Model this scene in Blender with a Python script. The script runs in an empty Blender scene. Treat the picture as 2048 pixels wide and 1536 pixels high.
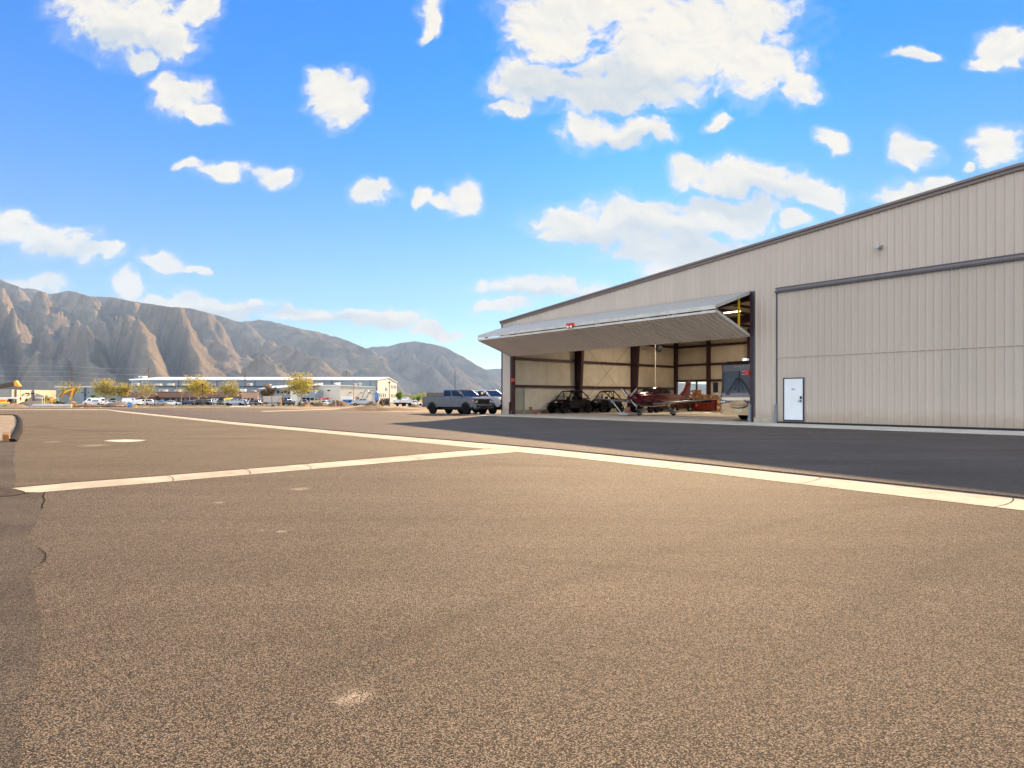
SUN_E, SKY_K, CLOUD_K, BACK_K, EXPO, HAZE_D = 5.0, 0.05, 0.33, 0.9, 1.62, 3.2e-5
LAMP_W, MT_AMP = 130.0, 0.7
HORIZ_T = (0.84, 0.88, 0.84, 1); ZEN_T = (0.01, 0.80, 1.6, 1)
import bpy, math, random
from mathutils import Vector, Matrix, noise as mnoise
sc = bpy.context.scene
COL = sc.collection
F, HY, CX, H = 1235.0, 795.5, 1024.0, 1.35      # focal length (px), horizon row, centre column, eye height (m)

def smooth(a, b, x):
    t = max(0.0, min(1.0, (x - a) / (b - a))); return t * t * (3 - 2 * t)
def zg(Y):                                       # lie of the land: falls gently beyond the tarmac
    return -0.95 * smooth(80, 185, Y)
def G(px, py):                                   # point on the flat tarmac
    Z = F * H / (py - HY); return ((px - CX) / F * Z, Z)
def BX(px, Z): return (px - CX) / F * Z
def ZH(py, Z): return H - (py - HY) / F * Z

def lin(c):
    c = c / 255.0
    return c / 12.92 if c <= 0.04045 else ((c + 0.055) / 1.055) ** 2.4
def S(r, g, b): return (lin(r), lin(g), lin(b), 1.0)

# ---------------------------------------------------------------- materials
MATS = {}
def nt_new(name):
    m = bpy.data.materials.new(name); m.use_nodes = True
    nt = m.node_tree; nt.nodes.clear()
    out = nt.nodes.new('ShaderNodeOutputMaterial'); b = nt.nodes.new('ShaderNodeBsdfPrincipled')
    nt.links.new(b.outputs[0], out.inputs[0])
    return m, nt, b, out
def N(nt, typ, **kw):
    n = nt.nodes.new(typ)
    for k, v in kw.items():
        if k.startswith('i_'):
            key = k[2:]; key = int(key) if key.isdigit() else key.replace('_', ' ')
            n.inputs[key].default_value = v
        else: setattr(n, k, v)
    return n
def math_(nt, op, a, b=None, clamp=False):
    n = nt.nodes.new('ShaderNodeMath'); n.operation = op; n.use_clamp = clamp
    for i, x in enumerate((a, b)):
        if x is None: continue
        if isinstance(x, (int, float)): n.inputs[i].default_value = x
        else: nt.links.new(x, n.inputs[i])
    return n.outputs[0]
def mixc(nt, fac, a, b, mode='MIX'):
    n = nt.nodes.new('ShaderNodeMix'); n.data_type = 'RGBA'; n.blend_type = mode; n.clamp_factor = True
    for s, x in ((0, fac), (6, a), (7, b)):
        if hasattr(x, 'is_output') or hasattr(x, 'links'): nt.links.new(x, n.inputs[s])
        else: n.inputs[s].default_value = x
    return n.outputs[2]
def ramp(nt, val, lo, hi):
    n = nt.nodes.new('ShaderNodeMapRange'); n.interpolation_type = 'SMOOTHSTEP'
    nt.links.new(val, n.inputs[0]); n.inputs[1].default_value = lo; n.inputs[2].default_value = hi
    return n.outputs[0]
def M(name, col, rough=0.6, metal=0.0, var=0.12, vs=2.0, bump=0.0, bs=60.0, coat=0.0, spec=0.5, streak=0.0):
    """plain procedural surface: base colour broken up by two octaves of noise, optional bump and vertical streaks"""
    if name in MATS: return MATS[name]
    m, nt, b, out = nt_new(name)
    tc = N(nt, 'ShaderNodeTexCoord')
    nz = N(nt, 'ShaderNodeTexNoise', i_Scale=vs, i_Detail=6.0, i_Roughness=0.6)
    nt.links.new(tc.outputs['Object'], nz.inputs['Vector'])
    lo = tuple(max(0, c * (1 - var)) for c in col[:3]) + (1,)
    hi = tuple(min(1, c * (1 + var)) for c in col[:3]) + (1,)
    c = mixc(nt, ramp(nt, nz.outputs[0], 0.3, 0.7), lo, hi)
    if streak:
        mp = N(nt, 'ShaderNodeMapping'); mp.inputs['Scale'].default_value = (6.0, 6.0, 0.25)
        nt.links.new(tc.outputs['Object'], mp.inputs[0])
        n2 = N(nt, 'ShaderNodeTexNoise', i_Scale=1.0, i_Detail=5.0); nt.links.new(mp.outputs[0], n2.inputs['Vector'])
        dk = tuple(x * 0.6 for x in col[:3]) + (1,)
        c = mixc(nt, math_(nt, 'MULTIPLY', ramp(nt, n2.outputs[0], 0.5, 0.75), streak), c, dk)
    nt.links.new(c, b.inputs['Base Color'])
    r = math_(nt, 'ADD', math_(nt, 'MULTIPLY', math_(nt, 'SUBTRACT', nz.outputs[0], 0.5), 0.25), rough, clamp=True)
    nt.links.new(r, b.inputs['Roughness'])
    b.inputs['Metallic'].default_value = metal; b.inputs['Specular IOR Level'].default_value = spec
    b.inputs['Coat Weight'].default_value = coat
    if bump:
        n3 = N(nt, 'ShaderNodeTexNoise', i_Scale=bs, i_Detail=4.0); nt.links.new(tc.outputs['Object'], n3.inputs['Vector'])
        bp = N(nt, 'ShaderNodeBump', i_Strength=bump, i_Distance=0.02); nt.links.new(n3.outputs[0], bp.inputs['Height'])
        nt.links.new(bp.outputs[0], b.inputs['Normal'])
    MATS[name] = m
    return m
def paint(name, col, rough=0.3, metal=0.35): return M(name, col, rough, metal, 0.06, 1.5, coat=0.7)
def glass(name='tinted_glass', col=(0.015, 0.018, 0.022, 1), rough=0.04):
    return M(name, col, rough, 0.0, 0.1, 2.0, spec=0.35)
def clear_glass(name='clear_glass'):
    if name in MATS: return MATS[name]
    m, nt, b, out = nt_new(name); nt.nodes.remove(b)
    t = N(nt, 'ShaderNodeBsdfTransparent'); g = N(nt, 'ShaderNodeBsdfGlossy', i_Roughness=0.03)
    fr = N(nt, 'ShaderNodeFresnel', i_IOR=1.3); mx = N(nt, 'ShaderNodeMixShader')
    t.inputs[0].default_value = (0.92, 0.95, 0.93, 1)
    nt.links.new(fr.outputs[0], mx.inputs[0]); nt.links.new(t.outputs[0], mx.inputs[1]); nt.links.new(g.outputs[0], mx.inputs[2])
    nt.links.new(mx.outputs[0], out.inputs[0]); MATS[name] = m
    return m
def emit(name, col, power):
    if name in MATS: return MATS[name]
    m, nt, b, out = nt_new(name)
    b.inputs['Base Color'].default_value = col; b.inputs['Emission Color'].default_value = col
    b.inputs['Emission Strength'].default_value = power; MATS[name] = m
    return m
def leafmat(name, col, trans=0.45):
    if name in MATS: return MATS[name]
    m, nt, b, out = nt_new(name)
    gi = N(nt, 'ShaderNodeTexCoord'); nz = N(nt, 'ShaderNodeTexNoise', i_Scale=0.9, i_Detail=4.0)
    nt.links.new(gi.outputs['Object'], nz.inputs['Vector'])
    lo = tuple(c * 0.55 for c in col[:3]) + (1,); hi = tuple(min(1, c * 1.45) for c in col[:3]) + (1,)
    c = mixc(nt, ramp(nt, nz.outputs[0], 0.3, 0.7), lo, hi)
    nt.links.new(c, b.inputs['Base Color']); b.inputs['Roughness'].default_value = 0.6
    t = N(nt, 'ShaderNodeBsdfTranslucent'); nt.links.new(c, t.inputs[0])
    mx = N(nt, 'ShaderNodeMixShader', i_0=trans)
    nt.links.new(b.outputs[0], mx.inputs[1]); nt.links.new(t.outputs[0], mx.inputs[2]); nt.links.new(mx.outputs[0], out.inputs[0])
    MATS[name] = m
    return m

# ---------------------------------------------------------------- mesh builder
class MB:
    def __init__(s): s.v = []; s.f = []; s.mi = []; s.sm = []
    def add(s, vs, fs, mi=0, sm=False):
        o = len(s.v); s.v += [tuple(v) for v in vs]
        for f in fs: s.f.append([i + o for i in f]); s.mi.append(mi); s.sm.append(sm)
        return s
    def box(s, a, b, mi=0):
        x0, y0, z0 = (min(a[i], b[i]) for i in range(3)); x1, y1, z1 = (max(a[i], b[i]) for i in range(3))
        return s.add([(x0,y0,z0),(x1,y0,z0),(x1,y1,z0),(x0,y1,z0),(x0,y0,z1),(x1,y0,z1),(x1,y1,z1),(x0,y1,z1)],
                     [(3,2,1,0),(4,5,6,7),(0,1,5,4),(1,2,6,5),(2,3,7,6),(3,0,4,7)], mi)
    def hexa(s, lo, hi, mi=0):       # eight corners: four low, four high
        return s.add(list(lo) + list(hi), [(3,2,1,0),(4,5,6,7),(0,1,5,4),(1,2,6,5),(2,3,7,6),(3,0,4,7)], mi)
    def bar(s, p0, p1, w, h, mi=0, up=(0,0,1)):  # rectangular bar between two points
        p0 = Vector(p0); p1 = Vector(p1); d = (p1 - p0).normalized(); u = Vector(up)
        if abs(d.dot(u)) > 0.98: u = Vector((1, 0, 0))
        a = d.cross(u).normalized(); c = a.cross(d).normalized(); a = a * (w / 2); c = c * (h / 2)
        vs = [p0 - a - c, p0 + a - c, p0 + a + c, p0 - a + c, p1 - a - c, p1 + a - c, p1 + a + c, p1 - a + c]
        return s.add(vs, [(3,2,1,0),(4,5,6,7),(0,1,5,4),(1,2,6,5),(2,3,7,6),(3,0,4,7)], mi)
    def tube(s, pts, r, n=8, mi=0, sm=True, cap=True):
        pts = [Vector(p) for p in pts]; k = len(pts)
        rs = r if isinstance(r, (list, tuple)) else [r] * k
        rings = []; ref = None
        for i, p in enumerate(pts):
            d = (pts[min(i + 1, k - 1)] - pts[max(i - 1, 0)]).normalized()
            if ref is None: ref = Vector((0, 0, 1)) if abs(d.z) < 0.9 else Vector((1, 0, 0))
            a = d.cross(ref)
            if a.length < 1e-4: a = d.orthogonal()
            a.normalize(); b = a.cross(d); ref = b
            rings.append([p + (a * math.cos(t) + b * math.sin(t)) * rs[i] for t in (2 * math.pi * j / n for j in range(n))])
        return s.loft(rings, mi, sm, cap)
    def cyl(s, p0, p1, r0, r1=None, n=16, mi=0, sm=True): return s.tube([p0, p1], [r0, r0 if r1 is None else r1], n, mi, sm)
    def loft(s, rings, mi=0, sm=True, cap=True, closed=True):
        n = len(rings[0]); o = len(s.v); vs = [v for r in rings for v in r]; fs = []
        for i in range(len(rings) - 1):
            for j in range(n if closed else n - 1):
                k = (j + 1) % n; fs.append((i*n + j, i*n + k, (i+1)*n + k, (i+1)*n + j))
        s.add(vs, fs, mi, sm)
        if cap:
            s.add(rings[0], [list(range(n))[::-1]], mi); s.add(rings[-1], [list(range(n))], mi)
        return s
    def prism(s, poly, y0, y1, mi=0, inset=None):   # polygon in xz swept along y
        n = len(poly); vs = [(x, y0, z) for x, z in poly] + [(x, y1, z) for x, z in poly]
        return s.add(vs, [list(range(n)), list(range(2*n - 1, n - 1, -1))] + [(i, i + n, (i+1) % n + n, (i+1) % n) for i in range(n)], mi)
    def sheet(s, poly, z, mi=0): return s.add([(p[0], p[1], z) for p in poly], [list(range(len(poly)))], mi)
    def slab(s, poly, z0, z1, mi=0):
        n = len(poly)
        return s.add([(p[0], p[1], z0) for p in poly] + [(p[0], p[1], z1) for p in poly],
                     [list(range(n))[::-1], list(range(n, 2*n))] + [(i, (i+1) % n, (i+1) % n + n, i + n) for i in range(n)], mi)
    def lathe(s, prof, c=(0, 0, 0), axis='z', n=20, mi=0, sm=True):   # prof: (radius, along axis)
        rings = []
        for r, h in prof:
            ring = []
            for j in range(n):
                t = 2 * math.pi * j / n; a, b = r * math.cos(t), r * math.sin(t)
                p = {'z': (a, b, h), 'y': (a, h, b), 'x': (h, a, b)}[axis]
                ring.append((p[0] + c[0], p[1] + c[1], p[2] + c[2]))
            rings.append(ring)
        return s.loft(rings, mi, sm)
    def ball(s, c, r, n=12, mi=0):
        r = r if isinstance(r, (tuple, list)) else (r, r, r); k = max(4, n // 2); rings = []
        for i in range(k + 1):
            ph = math.pi * i / k - math.pi / 2
            rr = max(0.02, math.cos(ph))
            rings.append([(c[0] + r[0]*rr*math.cos(2*math.pi*j/n), c[1] + r[1]*rr*math.sin(2*math.pi*j/n), c[2] + r[2]*math.sin(ph)) for j in range(n)])
        return s.loft(rings, mi, True)
    def build(s, name, mats, parent=None, bevel=0.0, seg=2):
        me = bpy.data.meshes.new(name); me.from_pydata(s.v, [], s.f)
        for m in (mats if isinstance(mats, (list, tuple)) else [mats]): me.materials.append(m)
        me.polygons.foreach_set('material_index', s.mi); me.polygons.foreach_set('use_smooth', s.sm); me.update()
        o = bpy.data.objects.new(name, me); COL.objects.link(o)
        if parent is not None: o.parent = parent
        if bevel:
            b = o.modifiers.new('edge', 'BEVEL'); b.width = bevel; b.segments = seg; b.limit_method = 'ANGLE'; b.angle_limit = math.radians(35)
        return o

def tag(o, label, cat, group=None, kind=None):
    o['label'] = label; o['category'] = cat
    if group: o['group'] = group
    if kind: o['kind'] = kind
    return o
def thing(name, label, cat, loc=(0, 0, 0), rz=0.0, group=None):
    o = bpy.data.objects.new(name, None); COL.objects.link(o); o.empty_display_size = 0.3
    o.location = loc; o.rotation_euler = (0, 0, rz)
    return tag(o, label, cat, group)
def holder(name, parent, loc=(0, 0, 0), rz=0.0):   # a part made of several pieces
    o = bpy.data.objects.new(name, None); COL.objects.link(o); o.parent = parent; o.location = loc; o.rotation_euler = (0, 0, rz)
    return o
def struct(o, label, cat):
    o['kind'] = 'structure'; o['label'] = label; o['category'] = cat; return o
def clone(o, parent=None):                         # a thing with copies of its parts and sub-parts
    c = o.copy(); COL.objects.link(c)
    if parent is not None: c.parent = parent
    for ch in list(o.children): clone(ch, c)
    return c
# ---------------------------------------------------------------- camera, sun, sky, air
cam = bpy.data.objects.new('camera', bpy.data.cameras.new('camera')); COL.objects.link(cam); sc.camera = cam
cam.location = (0, 0, H); cam.rotation_euler = (math.radians(90), 0, 0)
cam.data.sensor_width = 36.0; cam.data.lens = 36.0 * F / 2048.0; cam.data.shift_y = (HY - 768.0) / 2048.0
cam.data.clip_start = 0.05; cam.data.clip_end = 60000
SUN_AZ, SUN_EL = 13.7, 20.6                        # degrees right of the view, above the horizon
sun = bpy.data.objects.new('sun', bpy.data.lights.new('sun', 'SUN')); COL.objects.link(sun)
sun.data.energy = SUN_E; sun.data.angle = math.radians(0.53); sun.data.color = (1.0, 0.70, 0.41)
a, e = math.radians(SUN_AZ), math.radians(SUN_EL)
sdir = Vector((math.sin(a) * math.cos(e), math.cos(a) * math.cos(e), math.sin(e)))
sun.rotation_euler = sdir.to_track_quat('Z', 'Y').to_euler(); sun.location = sdir * 200

w = bpy.data.worlds.new('World'); sc.world = w; w.use_nodes = True
nt = w.node_tree; nt.nodes.clear()
wo = N(nt, 'ShaderNodeOutputWorld'); bg = N(nt, 'ShaderNodeBackground', i_Strength=SKY_K)
nt.links.new(bg.outputs[0], wo.inputs[0])
sky = N(nt, 'ShaderNodeTexSky'); sky.sky_type = 'NISHITA'; sky.sun_disc = False
sky.sun_elevation = e; sky.sun_rotation = a; sky.air_density = 1.0; sky.dust_density = 0.15; sky.ozone_density = 2.5; sky.altitude = 1400
tc = N(nt, 'ShaderNodeTexCoord')
sp = N(nt, 'ShaderNodeSeparateXYZ'); nt.links.new(tc.outputs['Generated'], sp.inputs[0])
dx, dy, dz = sp.outputs
# flat map of the sky by direction (both halves), clouds set out on it
ady = math_(nt, 'MAXIMUM', math_(nt, 'ABSOLUTE', dy), 0.03)
cu = math_(nt, 'DIVIDE', dx, ady); cv = math_(nt, 'DIVIDE', dz, ady)
cb = N(nt, 'ShaderNodeCombineXYZ'); nt.links.new(cu, cb.inputs[0]); nt.links.new(cv, cb.inputs[1])
sgn = math_(nt, 'GREATER_THAN', dy, 0.0)
nt.links.new(math_(nt, 'MULTIPLY', sgn, 3.7), cb.inputs[2])
wn = N(nt, 'ShaderNodeTexNoise', i_Scale=11.0, i_Detail=5.0); nt.links.new(cb.outputs[0], wn.inputs['Vector'])
wv = N(nt, 'ShaderNodeVectorMath', operation='SUBTRACT'); nt.links.new(wn.outputs['Color'], wv.inputs[0]); wv.inputs[1].default_value = (0.5, 0.5, 0.5)
ws = N(nt, 'ShaderNodeVectorMath', operation='SCALE'); nt.links.new(wv.outputs[0], ws.inputs[0]); ws.inputs['Scale'].default_value = 0.085
wp = N(nt, 'ShaderNodeVectorMath', operation='ADD'); nt.links.new(cb.outputs[0], wp.inputs[0]); nt.links.new(ws.outputs[0], wp.inputs[1])
def cnoise(off, scale=24.0, det=8.0, rough=0.62):
    ad = N(nt, 'ShaderNodeVectorMath', operation='ADD'); nt.links.new(wp.outputs[0], ad.inputs[0]); ad.inputs[1].default_value = off
    sc_ = N(nt, 'ShaderNodeVectorMath', operation='MULTIPLY'); nt.links.new(ad.outputs[0], sc_.inputs[0]); sc_.inputs[1].default_value = (1.0, 1.35, 1.0)
    n = N(nt, 'ShaderNodeTexNoise', i_Scale=scale, i_Detail=det, i_Roughness=rough); nt.links.new(sc_.outputs[0], n.inputs['Vector'])
    return n.outputs[0]
n0 = cnoise((0, 0, 0)); n1 = cnoise((0.006, 0.012, 0), det=4.0)
def blobs(lst):
    acc = None
    for (px, py, rx, ry) in lst:
        s1 = N(nt, 'ShaderNodeVectorMath', operation='SUBTRACT'); nt.links.new(wp.outputs[0], s1.inputs[0])
        s1.inputs[1].default_value = ((px - CX) / F, (HY - py) / F, 3.7)
        m1 = N(nt, 'ShaderNodeVectorMath', operation='MULTIPLY'); nt.links.new(s1.outputs[0], m1.inputs[0])
        m1.inputs[1].default_value = (F / rx, F / ry, 8.0)
        d1 = N(nt, 'ShaderNodeVectorMath', operation='DOT_PRODUCT'); nt.links.new(m1.outputs[0], d1.inputs[0]); nt.links.new(m1.outputs[0], d1.inputs[1])
        f = math_(nt, 'SUBTRACT', 1.0, d1.outputs['Value'])
        acc = f if acc is None else math_(nt, 'MAXIMUM', acc, f)
    return math_(nt, 'MAXIMUM', acc, -1.0)
CLOUDS = [(1370,80,250,120),(1270,160,180,70),(1500,130,140,80),(1605,185,62,42),(1090,50,95,100),(1060,170,90,52),(1012,218,45,20),
 (1160,190,110,42),(1210,10,220,55),(1500,20,100,55),(1240,265,120,40),(1170,250,50,30),(1320,272,48,26),
 (1395,340,65,36),(1480,355,120,38),(1570,372,100,40),(1650,388,70,28),(1290,448,235,56),(1140,455,85,46),(1440,430,140,44),
 (1340,500,180,36),(1592,447,45,26),(1390,540,110,28),(1810,385,75,30),(1870,372,45,22),(1825,300,56,44),(1995,290,62,48),
 (1660,290,34,24),(1935,330,22,15),(2015,105,60,50),(1985,132,46,24),(1830,112,66,15),(1440,248,30,24),(1080,572,165,22),(1000,612,66,22),
 (260,45,150,80),(340,70,80,60),(180,15,100,42),(395,12,60,32),(290,112,46,26),(372,200,74,54),(335,170,46,30),(415,228,46,32),
 (680,205,58,66),(705,228,40,34),(648,168,30,30),(850,32,32,40),(838,64,22,20),(450,343,70,24),(375,333,30,14),(552,350,40,22),
 (745,385,58,32),(845,398,26,22),(925,393,42,34),(890,404,30,14),(15,455,70,36),(110,482,92,36),(190,512,60,22),(340,530,54,24),(395,543,30,9),
 (255,568,40,24),(60,572,75,26),(350,602,140,24),(480,612,100,22),(610,628,90,22),(750,640,100,20),(870,660,80,13)]
bf = blobs(CLOUDS)
shade_f = blobs([(1300,490,230,50),(1200,180,230,60),(1480,400,170,36),(250,95,150,45),(100,505,110,26),(700,648,150,18),(1080,584,150,14),(1250,290,110,20),(480,622,190,16)])
# the half of the sky behind the viewer: unseen bright cloud, added to fill the shaded front
nb = N(nt, 'ShaderNodeTexNoise', i_Scale=3.2, i_Detail=5.0); nt.links.new(tc.outputs['Generated'], nb.inputs['Vector'])
back = math_(nt, 'SUBTRACT', 1.0, sgn)
bfield = math_(nt, 'MULTIPLY', math_(nt, 'SUBTRACT', nb.outputs[0], 0.40), 6.0)
field = N(nt, 'ShaderNodeMix'); field.data_type = 'FLOAT'
nt.links.new(back, field.inputs[0]); nt.links.new(bf, field.inputs[2]); nt.links.new(bfield, field.inputs[3])
craw = math_(nt, 'ADD', math_(nt, 'MULTIPLY', field.outputs[0], 1.75), math_(nt, 'MULTIPLY', math_(nt, 'SUBTRACT', n0, 0.5), 4.0))
craw = math_(nt, 'ADD', craw, 0.0)
dens = math_(nt, 'MAXIMUM', ramp(nt, craw, -0.05, 1.15), math_(nt, 'MULTIPLY', ramp(nt, craw, -0.95, 0.5), 0.20))
dens = math_(nt, 'MULTIPLY', dens, ramp(nt, dz, 0.0, 0.05))
n2c = cnoise((0.3, 0.1, 0), scale=7.0, det=4.0)
lit = math_(nt, 'ADD', 0.86, math_(nt, 'ADD', math_(nt, 'MULTIPLY', math_(nt, 'SUBTRACT', n0, n1), 1.1), math_(nt, 'MULTIPLY', math_(nt, 'SUBTRACT', n2c, 0.5), 0.9)))
lit = math_(nt, 'SUBTRACT', lit, math_(nt, 'MULTIPLY', ramp(nt, shade_f, -0.2, 0.9), 0.55), clamp=True)
k = 1.0 / SKY_K
ccol = mixc(nt, lit, tuple(c * CLOUD_K * k * 0.70 for c in (0.86, 0.95, 1.02)) + (1,), tuple(c * CLOUD_K * k for c in (1.0, 0.925, 0.80)) + (1,))
ccol = mixc(nt, back, ccol, tuple(c * BACK_K * k for c in (0.90, 0.96, 1.03)) + (1,))
# blue of the sky: daylight sky colour, deeper towards the zenith
tint = N(nt, 'ShaderNodeMix'); tint.data_type = 'RGBA'
hz = ramp(nt, dz, 0.03, 0.50)
nt.links.new(hz, tint.inputs[0]); tint.inputs[6].default_value = HORIZ_T; tint.inputs[7].default_value = ZEN_T
scol = mixc(nt, 1.0, sky.outputs[0], tint.outputs[2], 'MULTIPLY')
fin = mixc(nt, dens, scol, ccol)
nt.links.new(fin, bg.inputs[0])

# air: one box of thin even haze round everything
hz_m = bpy.data.materials.new('air'); hz_m.use_nodes = True; hn = hz_m.node_tree; hn.nodes.clear()
ho = N(hn, 'ShaderNodeOutputMaterial'); pv = N(hn, 'ShaderNodeVolumePrincipled')
pv.inputs['Color'].default_value = (0.42, 0.66, 1.0, 1); pv.inputs['Density'].default_value = HAZE_D; pv.inputs['Anisotropy'].default_value = 0.0
hn.links.new(pv.outputs[0], ho.inputs['Volume'])
if HAZE_D > 0:
    hb = MB().box((-16000, -1500, -6), (9000, 14500, 2600)).build('haze', hz_m); tag(hb, 'thin pale blue air in front of the mountains', 'haze', kind='stuff')

sc.view_settings.view_transform = 'Standard'; sc.view_settings.look = 'None'; sc.view_settings.exposure = EXPO; sc.view_settings.gamma = 1.0
cy = sc.cycles
cy.use_denoising = True; cy.max_bounces = 8; cy.diffuse_bounces = 4; cy.glossy_bounces = 3; cy.transparent_max_bounces = 12; cy.volume_bounces = 0
cy.caustics_reflective = False; cy.caustics_refractive = False; cy.sample_clamp_indirect = 8.0; cy.use_adaptive_sampling = True; cy.adaptive_threshold = 0.015
# ---------------------------------------------------------------- the hangar (local axes: s along the front, t inwards, z up)
HC = (-0.766, 49.77); HA = math.atan2(-0.77133, 0.63643)
def HW(s, t, z=0.0):
    return (HC[0] + 0.63643 * s + 0.77133 * t, HC[1] - 0.77133 * s + 0.63643 * t, z)
def siding(name, col):
    m, nt, b, out = nt_new(name); tc = N(nt, 'ShaderNodeTexCoord'); sp_ = N(nt, 'ShaderNodeSeparateXYZ'); nt.links.new(tc.outputs['Object'], sp_.inputs[0])
    pid = math_(nt, 'FLOOR', math_(nt, 'DIVIDE', sp_.outputs[0], 0.915)); wn_ = N(nt, 'ShaderNodeTexWhiteNoise', noise_dimensions='1D'); nt.links.new(pid, wn_.inputs['W'])
    c = mixc(nt, wn_.outputs['Value'], tuple(x * 0.955 for x in col[:3]) + (1,), tuple(min(1, x * 1.035) for x in col[:3]) + (1,))
    mp = N(nt, 'ShaderNodeMapping'); mp.inputs['Scale'].default_value = (5.0, 5.0, 0.18); nt.links.new(tc.outputs['Object'], mp.inputs[0])
    n1 = N(nt, 'ShaderNodeTexNoise', i_Scale=1.0, i_Detail=7.0, i_Roughness=0.65); nt.links.new(mp.outputs[0], n1.inputs['Vector'])
    n2 = N(nt, 'ShaderNodeTexNoise', i_Scale=2.2, i_Detail=7.0, i_Roughness=0.65); nt.links.new(tc.outputs['Object'], n2.inputs['Vector'])
    c = mixc(nt, math_(nt, 'MULTIPLY', ramp(nt, n1.outputs[0], 0.50, 0.74), 0.16), c, tuple(x * 0.5 for x in col[:3]) + (1,))
    dust = math_(nt, 'MULTIPLY', math_(nt, 'SUBTRACT', 1.0, ramp(nt, math_(nt, 'ADD', sp_.outputs[2], math_(nt, 'MULTIPLY', n2.outputs[0], -0.9)), -0.25, 0.45)), 0.45)
    c = mixc(nt, dust, c, S(150, 128, 104))
    nt.links.new(c, b.inputs['Base Color']); b.inputs['Roughness'].default_value = 0.45; b.inputs['Specular IOR Level'].default_value = 0.35
    n3 = N(nt, 'ShaderNodeTexNoise', i_Scale=0.8, i_Detail=3.0); nt.links.new(tc.outputs['Object'], n3.inputs['Vector'])
    bp = N(nt, 'ShaderNodeBump', i_Strength=0.25, i_Distance=0.05); nt.links.new(n3.outputs[0], bp.inputs['Height']); nt.links.new(bp.outputs[0], b.inputs['Normal'])
    return m
wall_m = siding('painted_steel_siding', S(194, 178, 162))
wall_in = M('cream_wall_liner', S(214, 204, 186), 0.62, 0.0, 0.07, 1.2, bump=0.25, bs=7.0)
roof_m = M('roof_sheet', S(150, 145, 140), 0.4, 0.3)
trim_m = M('brown_rake_trim', S(122, 108, 102), 0.45, 0.0, 0.08)
dark_m = M('dark_header_steel', S(76, 74, 80), 0.4, 0.2)
maroon = M('maroon_primer_steel', S(60, 32, 39), 0.5, 0.0, 0.12)
conc = M('plinth_concrete', S(168, 158, 140), 0.85, 0.0, 0.16, 3.0, bump=0.3)
black_r = M('black_rubber', S(28, 28, 32), 0.7, 0.0, 0.2)
door_sheet = siding('door_siding', S(186, 171, 156))
lidoor = M('door_outer_skin', S(168, 166, 164), 0.36, 0.1, 0.04, 0.5)
edge_m = M('door_edge_trim', S(205, 198, 186), 0.4, 0.1)
white_d = M('white_painted_door', S(226, 228, 230), 0.4, 0.0, 0.03)
steel = M('brushed_steel', S(150, 150, 150), 0.3, 0.9)
galv = M('galvanised_post', S(128, 134, 140), 0.5, 0.4)

hg = thing('hangar', 'large beige metal hangar with a low gable and one bifold door folded open', 'hangar', (HC[0], HC[1], 0), HA)
def rz_(s): return 7.42 + 0.0933 * min(s, 65.6 - s)
def rib_profile(s0, s1, pitch=0.305, d=0.024):
    pts = [(s0, 0.0)]; k = math.ceil(s0 / pitch)
    while k * pitch + 0.09 < s1:
        a = k * pitch
        if a > s0: pts += [(a, 0), (a + 0.022, d), (a + 0.062, d), (a + 0.084, 0)]
        k += 1
    pts.append((s1, 0.0)); return pts
def rib_wall(mb, s0, s1, zlo, zhi, t0, mi=0):
    pr = rib_profile(s0, s1)
    lo = [(s, t0 - d, zlo) for s, d in pr]; hi = [(s, t0 - d, zhi(s) if callable(zhi) else zhi) for s, d in pr]
    n = len(pr); mb.add(lo + hi, [(i, i + 1, n + i + 1, n + i) for i in range(n - 1)], mi)
piers = [(0, 1.2), (21.6, 22.83), (42.77, 44.0), (64.4, 65.6)]
fw = MB()
for a_, b_ in ((0, 32.8), (32.8, 65.6)): rib_wall(fw, a_, b_, 7.03, lambda s: rz_(s) + 0.05, 0)
for a_, b_ in piers: rib_wall(fw, a_, b_, 0.31, 7.03, 0)
fw.build('front_wall', wall_m, hg)
for a_, b_ in piers: MB().box((a_ + 0.01, -0.06, 0.0), (b_ - 0.01, 0.25, 0.31)).build('plinth', conc, hg)
# roof, rake trim, corner trim
rf = MB()
for s0, s1 in ((-0.15, 32.8), (32.8, 65.75)):
    z0, z1 = 7.42 + 0.0933 * min(s0, 65.6 - s0), 7.42 + 0.0933 * min(s1, 65.6 - s1)
    rf.hexa([(s0, -0.05, z0), (s1, -0.05, z1), (s1, 23.0, z1), (s0, 23.0, z0)], [(s0, -0.05, z0 + 0.1), (s1, -0.05, z1 + 0.1), (s1, 23.0, z1 + 0.1), (s0, 23.0, z0 + 0.1)])
rf.build('roof', roof_m, hg)
rt = MB()
for s0, s1 in ((-0.22, 32.8), (32.8, 65.82)):
    z0, z1 = 7.42 + 0.0933 * min(s0, 65.6 - s0), 7.42 + 0.0933 * min(s1, 65.6 - s1)
    for (o0, o1, ta, tb) in ((-0.13, 0.02, -0.10, -0.052), (0.022, 0.13, -0.17, -0.052)):
        rt.hexa([(s0, ta, z0 + o0), (s1, ta, z1 + o0), (s1, tb, z1 + o0), (s0, tb, z0 + o0)], [(s0, ta, z0 + o1), (s1, ta, z1 + o1), (s1, tb, z1 + o1), (s0, tb, z0 + o1)])
rt.build('rake_trim', trim_m, hg)
MB().box((-0.10, -0.05, 0.0), (-0.003, 0.15, 7.28)).build('corner_trim', M('dark_corner_trim', S(70, 58, 74), 0.5), hg)
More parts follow.
